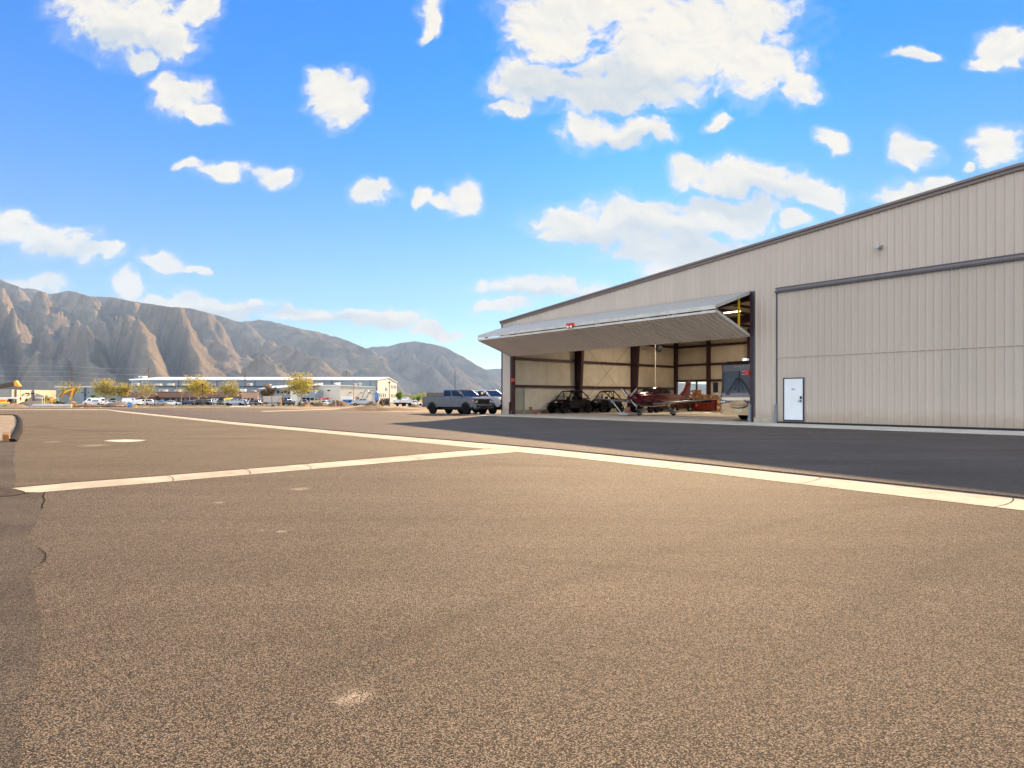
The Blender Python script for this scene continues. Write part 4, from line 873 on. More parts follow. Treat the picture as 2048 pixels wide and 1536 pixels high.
# aircraft: x forward
mar = paint('maroon_aircraft_paint', S(88, 12, 34), 0.2, 0.25); wing_m = paint('pewter_wing_paint', S(122, 124, 130), 0.28, 0.3)
ac = inl('light_aircraft', 'maroon low wing propeller aircraft with silver grey wings', 'aircraft', 9.65, 7.0, OUT)
def fus(x, w, zc, hh, n=20, p=2.3):
    r = []
    for j in range(n):
        t = 2*math.pi*j/n; c, s_ = math.cos(t), math.sin(t)
        r.append((x, w*math.copysign(abs(c)**(2/p), c), zc + hh*math.copysign(abs(s_)**(2/p), s_)))
    return r
m = MB(); m.loft([fus(2.75, .22, 1.30, .22), fus(2.62, .42, 1.28, .34), fus(2.2, .54, 1.27, .43), fus(1.5, .60, 1.24, .52), fus(.9, .63, 1.22, .58), fus(-.3, .63, 1.22, .58), fus(-1.2, .56, 1.22, .52), fus(-2.4, .34, 1.26, .36), fus(-3.6, .17, 1.30, .22), fus(-4.5, .08, 1.33, .12)])
m.build('fuselage', mar, ac)
def canring(x, w, z0, z1, n=16):
    return [(x, w*math.cos(math.pi*j/(n-1)), z0 + (z1 - z0)*math.sin(math.pi*j/(n-1))**.8) for j in range(n)]
m = MB(); m.loft([canring(1.15, .50, 1.60, 1.66), canring(.55, .60, 1.50, 2.02), canring(0, .62, 1.48, 2.17), canring(-.7, .60, 1.48, 2.14), canring(-1.4, .50, 1.48, 1.92), canring(-2.3, .30, 1.48, 1.58)], 0, True, True)
cab = m.build('cabin_roof', mar, ac)
g = MB()
for sx in (1, -1):
    for (x0, x1, zb0, zb1, zt0, zt1) in ((.72, .08, 1.68, 1.66, 1.86, 2.02), (.0, -.62, 1.66, 1.66, 2.02, 2.02), (-.72, -1.25, 1.66, 1.66, 2.0, 1.86)):
        yb, yt = .615, .47
        a = [(x0, sx*yb, zb0), (x1, sx*yb, zb1), (x1, sx*yt, zt1), (x0, sx*yt, zt0)]; b = [(p[0], p[1] + sx*.03, p[2] + .015) for p in a]
        g.hexa(a, b)
g.add([(1.12, -.42, 1.67), (1.12, .42, 1.67), (.58, .46, 2.0), (.58, -.46, 2.0)], [(0, 1, 2, 3)]); g.add([(1.14, -.42, 1.69), (1.14, .42, 1.69), (.60, .46, 2.02), (.60, -.46, 2.02)], [(3, 2, 1, 0)])
g.build('cabin_windows', glass('cabin_glass', (0.03, 0.032, 0.035, 1)), ac)
def foil(y, xl, ch, z, th, n=14):
    up = [(xl - ch*k/n, y, z + th*ch*(2.0*math.sqrt(k/n) - 2.0*(k/n))) for k in range(n + 1)]
    lo_ = [(xl - ch*k/n, y, z - .55*th*ch*(2.0*math.sqrt(k/n) - 2.0*(k/n))) for k in range(n - 1, 0, -1)]
    return up + lo_
for sx in (1, -1):
    m = MB(); m.loft([foil(sx*.30, .95, 1.75, .86, .13), foil(sx*.9, .72, 1.45, .90, .12), foil(sx*3.5, .55, 1.10, 1.08, .11), foil(sx*5.5, .40, .85, 1.24, .10), foil(sx*5.85, .2, .55, 1.28, .06)]); w_ = m.build('wing', wing_m, ac)
    q = MB(); q.ball((.30, sx*5.84, 1.30), (.14, .05, .05), 8); q.build('wingtip_light', red_l if sx > 0 else lamp_l, w_)
    q = MB(); q.box((-.47, sx*2.0, 1.00), (-.44, sx*4.6, 1.20)); q.build('aileron_gap', blackp, w_)
    m = MB(); m.loft([foil(sx*.05, -3.55, .95, 1.36, .09), foil(sx*1.95, -3.85, .62, 1.42, .08)]); m.build('tailplane', mar, ac)
    q = MB(); q.tube([(-.15, sx*.95, .86), (-.35, sx*1.45, .32)], [.07, .05], 10); gl = q.build('main_gear', wing_m, ac)
    q = MB(); q.loft([[(x, sx*1.55 + w*math.cos(2*math.pi*j/10), .27 + h_*math.sin(2*math.pi*j/10)) for j in range(10)] for x, w, h_ in ((.18, .03, .04), (.10, .10, .14), (-.2, .13, .20), (-.5, .11, .16), (-.85, .02, .03))]); q.build('wheel_fairing', wing_m, gl)
    q = MB(); q.lathe([(.08, -.07), (.19, -.07), (.20, 0), (.19, .07), (.08, .07)], (-.25, sx*1.55, .20), 'y', 16); q.build('wheel', tyre_m, gl)
m = MB(); nz_ = 10
def fin(z, xl, ch, th):
    return [(xl - ch*k/nz_, th*ch*(2*math.sqrt(k/nz_) - 2*(k/nz_)), z) for k in range(nz_ + 1)] + [(xl - ch*k/nz_, -th*ch*(2*math.sqrt(k/nz_) - 2*(k/nz_)), z) for k in range(nz_ - 1, 0, -1)]
m.loft([fin(1.36, -2.5, 2.2, .06), fin(1.55, -3.15, 1.55, .07), fin(1.9, -3.62, 1.05, .08), fin(2.62, -4.05, .68, .07), fin(2.70, -4.12, .55, .05)]); m.build('tail_fin', mar, ac)
q = MB(); q.lathe([(.02, 3.12), (.10, 3.05), (.17, 2.92), (.20, 2.77)], (0, 0, 1.30), 'x', 18); sp_ = q.build('spinner', mar, ac)
for k in range(4):
    t = math.pi/4 + k*math.pi/2; c, s_ = math.cos(t), math.sin(t)
    q = MB(); rings = []
    for rr, ch, tw in ((.12, .07, 1.0), (.35, .12, .8), (.6, .14, .55), (.85, .12, .4), (.98, .05, .35)):
        ax = Vector((0, -s_, c)); rad = Vector((0, c, s_)); X = Vector((1, 0, 0)); cd = (ax*math.cos(tw) + X*math.sin(tw)); nn = (X*math.cos(tw) - ax*math.sin(tw))
        base = Vector((2.90, 0, 1.30)) + rad*rr
        rings.append([base + cd*ch*.7 , base + nn*.018, base - cd*ch*.7, base - nn*.018])
    q.loft(rings, 0, True); q.build('propeller_blade', chrome, sp_)
q = MB()
for sx in (1, -1): q.lathe([(.11, 2.60), (.12, 2.72), (.10, 2.725), (.09, 2.62)], (0, sx*.27, 1.40), 'x', 16)
it = q.build('intake_ring', paint('bright_maroon', S(170, 40, 50), .15, .3), ac)
q = MB()
for sx in (1, -1): q.lathe([(.088, 2.66), (.088, 2.71)], (0, sx*.27, 1.40), 'x', 14)
q.build('intake_hole', black_r, it)
q = MB(); q.tube([(2.0, 0, .95), (2.12, 0, .50), (2.2, 0, .28)], [.05, .045, .04], 10); ng = q.build('nose_gear', wing_m, ac)
q = MB(); q.lathe([(.05, -.06), (.15, -.06), (.17, 0), (.15, .06), (.05, .06)], (2.2, 0, .30), 'y', 16); q.build('nose_wheel', tyre_m, ng)
q = MB()
for k, x in enumerate((.4, .1, -.2, -.5)): q.box((x, -.64, 1.35 + .03*(k % 2)), (x + .01, .64, 1.36 + .03*(k % 2)))
q.build('seam_line', black_r, ac)

tug = inl('aircraft_tug', 'silver electric tug under the nose of the maroon aircraft', 'tug', 9.55, 4.15, OUT)
q = MB(); q.box((-.55, -.42, .05), (.45, -.24, .24)); q.box((-.55, .24, .05), (.45, .42, .24)); q.box((-.55, -.239, .05), (-.30, .239, .16)); q.box((.35, -.42, .06), (.62, .42, .22)); q.build('chassis', M('cast_silver', S(178, 178, 180), .4, .6), tug, .02)
for sx in (1, -1):
    wl = wheel(tug, -.62, sx*.46, .15, .09, rim_sil, 4, sx, 16)
q = MB(); q.box((-.22, -.20, .06), (.2, .20, .30)); q.ball((0, 0, .32), (.14, .12, .1)); q.build('motor', M('red_motor', S(190, 46, 48), .35), tug)
q = MB(); q.bar((.50, -.25, .18), (.95, -.66, .98), .09, .07); arm = q.build('tow_arm', M('white_arm', S(205, 202, 198), .4), tug, .01)
q = MB(); q.box((.86, -.80, .96), (1.02, -.58, 1.12)); q.tube([(.94, -1.0, 1.08), (.94, -.42, 1.08)], .022, 8); q.build('handlebar', steel, arm)

# motorhome
rv = inl('motorhome', 'large bronze and cream motorhome with a broad windscreen beside the right jamb', 'motorhome', 20.12, 6.5, OUT)
cream = paint('cream_rv_paint', S(238, 218, 182), .45, 0); bronze = paint('bronze_rv_paint', S(204, 170, 126), .45, 0); mauve = paint('grey_mauve_band', S(104, 92, 100), .3, .2); rdark = paint('dark_rv_cap', S(46, 40, 42), .4, .1)
def rvp(x0, z): return x0 - .10 * max(0, z - 1.2) / 2.2
h = 5.5; W = 1.27
def sec(z, inset=0): return [(-h, -W + inset, z), (rvp(h, z) - .22, -W + inset, z), (rvp(h, z) - .05, -W + .18 + inset, z), (rvp(h, z), 0, z), (rvp(h, z) - .05, W - .18 - inset, z), (rvp(h, z) - .22, W - inset, z), (-h, W - inset, z)]
def band(nm, z0, z1, mt, ins=0.0, bev=0.015):
    return MB().loft([sec(z0, ins), sec(z1, ins)], 0, False).build(nm, mt, rv, bev)
band('bumper', .34, .46, bronze, -.015); band('lower_body', .462, 1.02, bronze); band('side_stripe', 1.022, 1.16, mauve, .002); band('mid_body', 1.162, 1.34, cream); band('upper_stripe', 1.342, 1.58, mauve, .003)
band('windscreen_band', 1.582, 2.86, rdark, .03); band('cap', 2.862, 3.20, rdark)
m = MB(); m.loft([sec(3.202), [(p[0] - (.35 if p[0] > 0 else -.05), p[1]*.93, 3.42) for p in sec(3.4)]], 0, False); m.build('roof', rdark, rv, .06)
def fx_(z): return rvp(h, z)
g = MB()
for sy in (1, -1):
    ys = [.03, .95, 1.05, 1.18]; xo = [0, -.045, -.06, -.16]
    for i in range(3):
        a = [(fx_(1.62) + xo[i] - .0 + .012, sy*ys[i], 1.62), (fx_(1.62) + xo[i+1] + .012, sy*ys[i+1], 1.62), (fx_(2.82) + xo[i+1] + .012, sy*ys[i+1], 2.82), (fx_(2.82) + xo[i] + .012, sy*ys[i], 2.82)]
        g.add(a if sy > 0 else a[::-1], [(0, 1, 2, 3)])
ws_ = g.build('windscreen', M('sky_tinted_glass', (0.032, 0.039, 0.056, 1), .08, 0, .1, .8, spec=.3), rv)
q = MB(); q.bar((fx_(2.2) + .03, 0, 1.60), (fx_(2.84) + .02, 0, 2.84), .03, .03); q.build('centre_post', blackp, rv)
for sy in (1, -1):
    q = MB(); q.bar((fx_(1.6) + .05, sy*.10, 2.45), (fx_(1.6) + .07, sy*.72, 1.56), .025, .025); q.bar((fx_(1.6) + .06, sy*.06, 2.45), (fx_(1.6) + .06, sy*.26, 1.75), .02, .02); q.bar((fx_(1.6) + .06, sy*.62, 1.54), (fx_(1.6) + .06, sy*.80, 1.54), .07, .05); q.build('wiper', blackp, rv)
    q = MB(); q.box((h - .12, sy*.82, .98), (h + .012 - .05, sy*1.22, 1.20)); hl = q.build('headlight', blackp, rv, .02)
    q = MB(); q.lathe([(.01, 0), (.075, 0), (.075, .02), (.01, .03)], (h - .035, sy*.93, 1.09), 'x', 14); q.lathe([(.01, 0), (.075, 0), (.075, .02), (.01, .03)], (h - .035, sy*1.10, 1.09), 'x', 14); q.build('lens', lamp_l, hl)
    q = MB(); q.box((h - .14, sy*1.21, 1.0), (h - .04, sy*1.285, 1.18)); q.build('turn_signal', amber, rv)
    q = MB(); q.lathe([(.02, 0), (.06, 0), (.05, .03), (.02, .03)], (h - .02, sy*.95, .66), 'x', 14); q.build('fog_light', chrome, rv)
    q = MB(); q.tube([(h - .35, sy*1.26, 1.45), (h - .15, sy*1.50, 1.55), (h - .12, sy*1.55, 1.62)], .035, 8); arm = q.build('mirror_arm', M('white_arm', (0, 0, 0, 1)), rv)
    q = MB(); q.box((h - .24, sy*1.44, 1.62), (h - .06, sy*1.70, 2.22)); mh = q.build('mirror', blackp, arm, .05)
    wheel(rv, 3.1, sy*1.08, .50, .30, rim_sil, 8, sy, 20); wheel(rv, -2.6, sy*1.06, .50, .34, rim_sil, 8, sy, 20)
    q = MB()
    for x0, x1 in ((3.2, 4.6), (.8, 2.2), (-2.2, -.2)): q.box((x0, sy*1.24 - .0, 1.9), (x1, sy*1.262, 2.65))
    q.build('side_window', glass(), rv)
q = MB()
q.lathe([(.01, .0), (.42, .0), (.40, .02), (.01, .03)], (0, 0, 0), 'x', 28); v = [(h - .012 + p[0], p[1]*1.25 - .05, 1.0 + p[2]*.42) for p in q.v]; q.v = v; q.build('crest_panel', M('pale_bronze_panel', S(192, 162, 122), .4, .1), rv)
q = MB()
pts = [(h + .005, -.05 + .62*math.cos(t), .99 + .26*math.sin(t)) for t in [math.radians(a) for a in range(-150, 60, 12)]]; q.tube(pts, [.008 + .034*math.sin(math.pi*i/(len(pts)-1)) for i in range(len(pts))], 8); q.build('swoosh_stripe', rdark, rv)
q = MB(); q.box((h + .0, -.22, .50), (h + .014, .22, .72)); q.build('number_plate', M('pale_plate', S(206, 190, 160), .5), rv)
q = MB()
for k in (-1, 0, 1): q.box((fx_(3.1) + .0, k*.22 - .05, 3.06), (fx_(3.1) + .02, k*.22 + .05, 3.10))
q.box((fx_(3.05) - .08, -1.2, 3.03), (fx_(3.05) - .02, -1.12, 3.07)); q.build('marker_light', amber, rv)
q = MB(); q.box((h - .95, -.20, 3.44), (h - .75, .05, 3.58)); q.cyl((h - .85, .10, 3.43), (h - .85, .10, 3.56), .07); q.cyl((h - .85, -.08, 3.40), (h - .85, -.08, 3.45), .03, n=8); q.build('roof_lamp', chrome, rv)
q = MB(); q.box((1.2, -.5, 3.42), (2.4, .5, 3.66)); q.build('air_conditioner', rdark, rv, .05)

# low car, trailer, boxes and odds along the back
pc = paint('dark_copper_paint', S(70, 32, 22), .18, .4)
cr = car('hatch', 'low dark copper car with bright wheels behind the aircraft wing', 1365, 58, 0, pc, None)
cr.location = HW(3.05, 18.8, FZ); cr.rotation_euler = (0, 0, HA + OUT); cr.scale = (1.02, 1.0, .86)
tr = inl('utility_trailer', 'low black flatbed trailer behind the aircraft nose', 'trailer', 4.4, 12.6, OUT)
q = MB(); q.box((-1.6, -.85, .55), (1.6, .85, .64)); q.box((1.3, -.80, .64), (1.5, .80, 1.0)); q.bar((1.6, 0, .58), (2.5, 0, .5), .1, .08); q.build('deck', blackp, tr, .01)
for sy in (1, -1):
    wheel(tr, -.35, sy*.95, .36, .22, rim_dark, 5, sy, 16); wheel(tr, .5, sy*.95, .36, .22, rim_dark, 5, sy, 16)
    q = MB(); q.box((1.602, sy*.70, .56), (1.63, sy*.86, .63)); q.build('marker_light', amber, tr)
cb = M('cardboard', S(170, 118, 70), .8, 0, .15, 5.0); tp = M('white_label', S(220, 214, 200), .6)
wbn = inl('tool_cabinet', 'long red brown tool cabinet against the rear wall', 'cabinet', 4.0, 22.05)
q = MB(); q.box((-1.55, -.35, .08), (1.55, .35, 1.08)); q.build('cabinet_body', M('red_brown_steel', S(120, 50, 36), .35, .2), wbn, .02)
q = MB()
for i in range(4):
    for j in range(3): q.box((-1.48 + i*.75, -.365, .16 + j*.3), (-.80 + i*.75, -.352, .42 + j*.3))
q.build('drawer_front', M('red_drawer', S(140, 56, 40), .35, .2), wbn)
q = MB(); q.box((-1.58, -.38, 1.082), (1.58, .38, 1.12)); q.build('worktop', M('dark_worktop', S(70, 56, 48), .5), wbn)
def carton(s, t, z, w, d, h_, rz, label):
    o = inl('cardboard_box', label, 'box', s, t, rz, 'cardboard boxes at the back of the hangar', z)
    MB().box((-w/2, -d/2, 0), (w/2, d/2, h_)).build('carton', cb, o, .01)
    q = MB(); q.box((-w*.38, -d/2 - .006, h_*.45), (-w*.10, -d/2 - .001, h_*.8)); q.build('paper_label', tp, o)
    q = MB(); q.box((-w/2 - .002, -.03, h_ + .001), (w/2 + .002, .03, h_ + .004)); q.build('tape', M('tape_tan', S(190, 150, 100), .3), o)
carton(2.95, 22.0, 1.155, .62, .5, .52, .1, 'wide cardboard box at the window end of the cabinet')
carton(3.35, 21.95, 1.68, .72, .5, .45, -.15, 'topmost cardboard box stacked in front of the window')
carton(3.70, 22.0, 1.155, .70, .5, .52, -.05, 'cardboard box under the topmost one on the cabinet')
carton(4.46, 22.0, 1.155, .60, .5, .50, .06, 'single cardboard box in the middle of the cabinet')
carton(5.22, 22.0, 1.155, .62, .5, .40, -.1, 'low cardboard box at the motorhome end of the cabinet')
carton(6.15, 21.9, 0.034, .80, .6, .62, .1, 'large cardboard box on the floor by the cabinet')
carton(6.15, 21.9, .67, .7, .55, .5, -.1, 'cardboard box stacked on the large floor one')
carton(6.90, 21.8, 0.034, .6, .5, .5, .2, 'small cardboard box on the floor by the covered grill')
gl_ = inl('covered_grill', 'black covered grill standing by the motorhome', 'grill', 17.2, 12.6)
q = MB(); q.loft([[( .95*c, .45*s_, z) for c, s_ in ((-1, -1), (1, -1), (1, 1), (-1, 1))] if z < 1.1 else [(.80*c, .34*s_, z) for c, s_ in ((-1, -1), (1, -1), (1, 1), (-1, 1))] for z in (.06, .95, 1.25)], 0, False); q.build('cover', M('black_cover_cloth', S(20, 20, 22), .9, 0, .3, 3, bump=.5, bs=5), gl_, .08)
q = MB()
for x in (-.8, .8): q.cyl((x, -.3, .07), (x, .3, .07), .06, n=10)
q.build('caster', black_r, gl_)
o = inl('small_carton', 'little brown carton standing on the side wall curb', 'box', .27, 2.75, 0, None, .36)
q = MB(); q.box((-.08, -.13, 0), (.08, .13, .24)); q.build('carton', cb, o, .006); q = MB(); q.box((.081, -.1, .1), (.083, .1, .16)); q.build('print', M('brown_print', S(96, 60, 40), .7), o)
o = inl('floor_jack', 'low red trolley jack on the floor by the side wall', 'jack', .75, 3.05, .6)
q = MB(); q.box((-.35, -.13, .05), (.25, -.08, .15)); q.box((-.35, .08, .05), (.25, .13, .15)); q.bar((-.1, 0, .12), (.3, 0, .22), .1, .06); q.build('jack_body', M('red_jack_paint', S(186, 50, 36), .4), o)
q = MB(); q.cyl((-.3, 0, .12), (-1.0, .1, .30), .018, n=8); q.build('jack_handle', M('red_jack_paint', (0, 0, 0, 1)), o)
q = MB(); q.cyl((.2, -.15, .055), (.2, .15, .055), .05, n=10); q.cyl((-.32, -.15, .055), (-.32, .15, .055), .05, n=10); q.build('roller', steel, o)
o = inl('tool_bag', 'crumpled brown tool bag beside the long buggy', 'bag', .62, 4.15, .3)
q = MB(); q.loft([[(x, w*math.cos(2*math.pi*j/10), .02 + hh + hh*math.sin(2*math.pi*j/10)) for j in range(10)] for x, w, hh in ((-.32, .08, .06), (-.25, .17, .12), (0, .2, .15), (.22, .17, .11), (.32, .07, .05))]); q.build('bag', M('brown_canvas', S(120, 74, 48), .9, bump=.6, bs=9), o)
q = MB(); q.tube([(-.15, 0, .28), (-.08, 0, .38), (.08, 0, .38), (.15, 0, .27)], .014, 6); q.build('strap', M('pale_strap', S(190, 176, 150), .8), o)
# ---------------------------------------------------------------- buildings across the field
ctan = M('tan_tilt_up_panel', S(222, 200, 168), .8, 0, .06, .4); ctan_shade = M('shaded_tilt_up_panel', S(140, 134, 122), .8, 0, .06, .4)  # tan building's front wall: darker panel copy with shade in its colour
wbl = M('blue_grey_siding', S(124, 134, 138), .5, 0, .04, .4); wcr = M('cream_siding', S(222, 214, 196), .5, 0, .04, .4); wht = M('white_roof_sheet', S(236, 234, 230), .35, 0, .03, .3)
nav = M('navy_trim', S(52, 66, 100), .5); brk = M('brown_brick', S(128, 96, 82), .85, 0, .16, 2.5); brk_sun = M('sunlit_brick', S(190, 150, 122), .85, 0, .12, 2.5)
dkw = glass('dark_window', (.02, .024, .03, 1), .08); bandm = M('dark_brick_band', S(84, 60, 58), .85)
def bldg(label, px, Z, rz=0.0, name='building'): return thing(name, label, 'building', (BX(px, Z), Z, zg(Z)), rz)
def bx(par, nm, a, b, mt): return MB().box(a, b).build(nm, mt, par)
def zz(py, Z): return ZH(py, Z) - zg(Z)           # height above the local ground
# long warehouse: front at Z 274, gable end facing right
Zw = 274.0; wh = bldg('long low blue grey warehouse with a bright white roof and cream gable end', 755, Zw, 0, 'warehouse')
Lw = BX(755, Zw) - BX(262, Zw); ze = zz(760.5, Zw); De = 46.0; zr = zz(756.0, Zw + De / 2)
bx(wh, 'front_wall', (-Lw, 0, 0), (-.02, .3, ze), wbl)
g = MB(); g.add([(0, 0, 0), (0, De, 0), (0, De, ze), (0, De / 2, zr), (0, 0, ze), (-.3, 0, 0), (-.3, De, 0), (-.3, De, ze), (-.3, De / 2, zr), (-.3, 0, ze)], [(0, 1, 2, 3, 4), (9, 8, 7, 6, 5), (0, 4, 9, 5), (1, 6, 7, 2)])
gw = g.build('gable_wall', wcr, wh)
r = MB(); r.hexa([(-Lw - .5, -.6, ze + .02), (.4, -.6, ze + .02), (.4, De / 2, zr + .02), (-Lw - .5, De / 2, zr + .02)], [(-Lw - .5, -.6, ze + .45), (.4, -.6, ze + .45), (.4, De / 2, zr + .45), (-Lw - .5, De / 2, zr + .45)])
r.hexa([(-Lw - .5, De / 2, zr + .02), (.4, De / 2, zr + .02), (.4, De + .6, ze + .02), (-Lw - .5, De + .6, ze + .02)], [(-Lw - .5, De / 2, zr + .45), (.4, De / 2, zr + .45), (.4, De + .6, ze + .45), (-Lw - .5, De + .6, ze + .45)]); r.build('roof', wht, wh)
for t in (17.5, 20.5, 31, 35, 39, 43):
    for z in ((4.9, 7.0) if t > 22 else (5.6,)):
        z0 = .6 if z == 4.9 else z
        bx(gw, 'window', (.002, t - .7, z if z != 4.9 else 2.5), (.06, t + .7, (z if z != 4.9 else 2.5) + 1.5), dkw)
for t in (5, 9, 13, 17): bx(gw, 'window', (.002, t - .7, 2.6), (.06, t + .7, 4.3), dkw)
for k in range(7): bx(wh, 'downpipe', (-Lw + 4 + k * 17, -.12, .1), (-Lw + 4.25 + k * 17, -.001, ze - .1), nav)
# lower wing in front of it
Za = 258.0; an = bldg('lower blue grey wing along the warehouse front with a navy eaves line', 634, Za, 0, 'warehouse_wing'); La = BX(634, Za) - BX(247, Za); za = zz(773.5, Za)
bx(an, 'front_wall', (-La, 0, 0), (0, 15.5, za), wbl); bx(an, 'eaves_trim', (-La - .3, -.4, za + .001), (.0, 15.6, za + .35), nav)
for k in range(6): bx(an, 'downpipe', (-La + 7 + k * 14.5, -.15, .1), (-La + 7.35 + k * 14.5, -.002, za), nav)
# cream boxes at the right
Zc = 236.0; cbx = bldg('plain cream box building with a grey shaded front below the warehouse gable', 680, Zc, 0, 'box_building'); zc_ = zz(771.5, Zc); wx = BX(680, Zc) - BX(630, Zc)
m = MB(); m.slab([(-wx, 0), (0, 0), (5.4, 37.0), (-wx, 37.0)], 0, zc_); m.build('wall', M('pale_grey_cream_wall', S(206, 198, 182), .6, 0, .05, .3, streak=.15), cbx)
m = MB(); m.slab([(-wx - .3, -.3), (.3, -.3), (5.7, 37.2), (-wx - .3, 37.2)], zc_ + .001, zc_ + .3); m.build('roof_edge', wht, cbx)
for t in (.25, .55, .82): bx(cbx, 'wall_light', (5.4*t + .02, 37*t - .4, zc_ * .62), (5.4*t + .5, 37*t + .4, zc_ * .66), blackp)
bx(cbx, 'vent', (-wx * .5, -.12, zc_ - 2.0), (-wx * .5 + 1.0, -.002, zc_ - 1.6), blackp)
# office pavilion with a white sloped roof
Zo = 226.0; of = bldg('office pavilion with a tilted white roof and rows of dark windows', 630, Zo, 0, 'office_building'); wo_ = BX(630, Zo) - BX(518, Zo)
h0 = zz(780, Zo); 
bx(of, 'wall', (-wo_, 0, 0), (0, 12, h0), M('pale_blue_render', S(142, 150, 156), .7, 0, .05, .4)); bx(of, 'corner_bay', (-8.6, -1.2, 0), (-5.2, -.001, h0 + .6), wcr)
r = MB(); r.hexa([(-wo_ + .6, -2.2, zz(778.5, Zo)), (-1.5, -2.2, zz(772.5, Zo)), (-1.5, 12, zz(771, Zo) + .6), (-wo_ + .6, 12, zz(777, Zo) + .8)], [(-wo_ + .6, -2.2, zz(777.6, Zo)), (-1.5, -2.2, zz(771.4, Zo)), (-1.5, 12, zz(771, Zo) + 1.0), (-wo_ + .6, 12, zz(777, Zo) + 1.2)]); r.build('roof', wht, of)
for k in range(9):
    x = -wo_ + 6.5 + k * 1.35
    if -8.8 < x < -4.9: continue
    bx(of, 'window', (x, -.06, zz(787, Zo)), (x + 1.0, -.001, zz(781.4, Zo)), dkw); bx(of, 'window', (x, -.06, zz(803, Zo)), (x + 1.0, -.001, zz(795.5, Zo)), dkw)
for k in range(3): bx(of, 'window', (-4.6 + k * 1.5, -.06, zz(803, Zo)), (-3.4 + k * 1.5, -.001, zz(795.5, Zo)), dkw)
# brown brick offices
Zb = 236.0; bb = bldg('long low brown brick building with dark entrance windows', 516, Zb, 0, 'brick_building'); Lb = BX(516, Zb) - BX(246, Zb); zb = zz(784.8, Zb)
bx(bb, 'wall', (-Lb, 0, 0), (-6.0, 14, zb), brk); bx(bb, 'end_wall', (-5.998, -.6, 0), (0, 14, zb - .01), brk_sun); bx(bb, 'band', (-Lb, -.10, zz(797, Zb)), (-6.001, -.002, zz(794.5, Zb)), bandm)  # end wall brick is a lighter copy, sunlight put into its colour
for px0, px1 in ((328, 339), (343, 351), (355, 359), (362, 369), (374, 387), (430, 446), (452, 470)):
    bx(bb, 'window', (BX(px0, Zb) - BX(516, Zb), -.14, .3), (BX(px1, Zb) - BX(516, Zb), -.103, zz(795.5, Zb)), dkw)
for px0, px1 in ((489, 493), (496, 500), (503, 509)): bx(bb, 'window', (BX(px0, Zb) - BX(516, Zb), -.66, .3), (BX(px1, Zb) - BX(516, Zb), -.602, zz(796, Zb)), dkw)
bx(bb, 'parapet_cap', (-Lb, -.05, zb + .001), (0, 14, zb + .18), bandm)
# blue-grey shed and tan building on the left
Zs = 262.0; sh_ = bldg('tall blue grey shed with a roller door behind the excavator', 246, Zs, 0, 'shed'); Ls = BX(246, Zs) - BX(112, Zs); zs = zz(774.5, Zs)
bx(sh_, 'wall', (-Ls, 0, 0), (-.01, 30, zs), wbl); bx(sh_, 'roof_edge', (-Ls - .3, -.3, zs + .001), (0, 30, zs + .3), wht); bx(sh_, 'post', (BX(169, Zs) - BX(246, Zs), -.4, 0), (BX(172, Zs) - BX(246, Zs), -.002, zs), nav)
bx(sh_, 'roller_door', (BX(161, Zs) - BX(246, Zs), -.08, 0), (BX(169, Zs) - BX(246, Zs) - .05, -.002, 3.1), M('grey_roller_door', S(130, 142, 152), .5), )
for px_ in (163, 177): bx(sh_, 'vent', (BX(px_, Zs) - BX(246, Zs), -.1, 4.4), (BX(px_ + 3, Zs) - BX(246, Zs), -.002, 4.8), blackp)
tb = bldg('tan tilt-up concrete building with white canopies at the left edge', 20, 236, 0, 'tan_building'); zt = zz(779.5, 246); X0 = BX(20, 236)
bx(tb, 'front_wall', (-40, 0, 0), (-.01, 1, zt), ctan_shade)
xr = [BX(p, 236 + 36*(p - 20)/105.0) - X0 for p in (20, 31, 66, 117, 125)]; yr = [36*(p - 20)/105.0 for p in (20, 31, 66, 117, 125)]
for i in range(4):
    m = MB(); m.slab([(xr[i] + .0, yr[i] + .02), (xr[i+1], yr[i+1]), (xr[i+1] - 8, yr[i+1]), (xr[i] - 8, yr[i] + .02)], 0, zt - .1*(i % 2)); m.build('wall_panel', ctan, tb)
    bx(tb, 'pilaster', (xr[i] + .05, yr[i] - .35, 0), (xr[i] + .55, yr[i] + .019, zt + .05), M('purple_grey_pilaster', S(120, 108, 112), .7))
bx(tb, 'roof_unit', (xr[2] + 2.5, yr[2] + 12, zt - .1), (xr[2] + 5.2, yr[2] + 15, zt + 1.0), wht)
bx(tb, 'canopy', (-40, -6.5, zz(797.5, 232)), (7.2, -1.0, zz(794.3, 232)), wht); bx(tb, 'canopy', (xr[2] + 1.0, 16.0 - .5, zz(797.0, 250)), (xr[2] + 6.5, 19.0, zz(794.4, 250)), wht)
bx(tb, 'dark_opening', (-40, -1.2, 0), (1.6, -.02, zz(797.6, 232)), black_r); bx(tb, 'notice', (-1.2, -1.35, 1.2), (.6, -1.21, 2.2), M('pale_notice', S(190, 200, 190), .6))
for px_ in (50, 61):
    k = (px_ - 20) / 105.0; bx(tb, 'window', (BX(px_, 236 + 36*k) - X0 + .35, 36*k - .3, zz(788, 250)), (BX(px_ + 4, 236 + 36*k) - X0 + .45, 36*k + .6, zz(785.6, 250)), dkw)
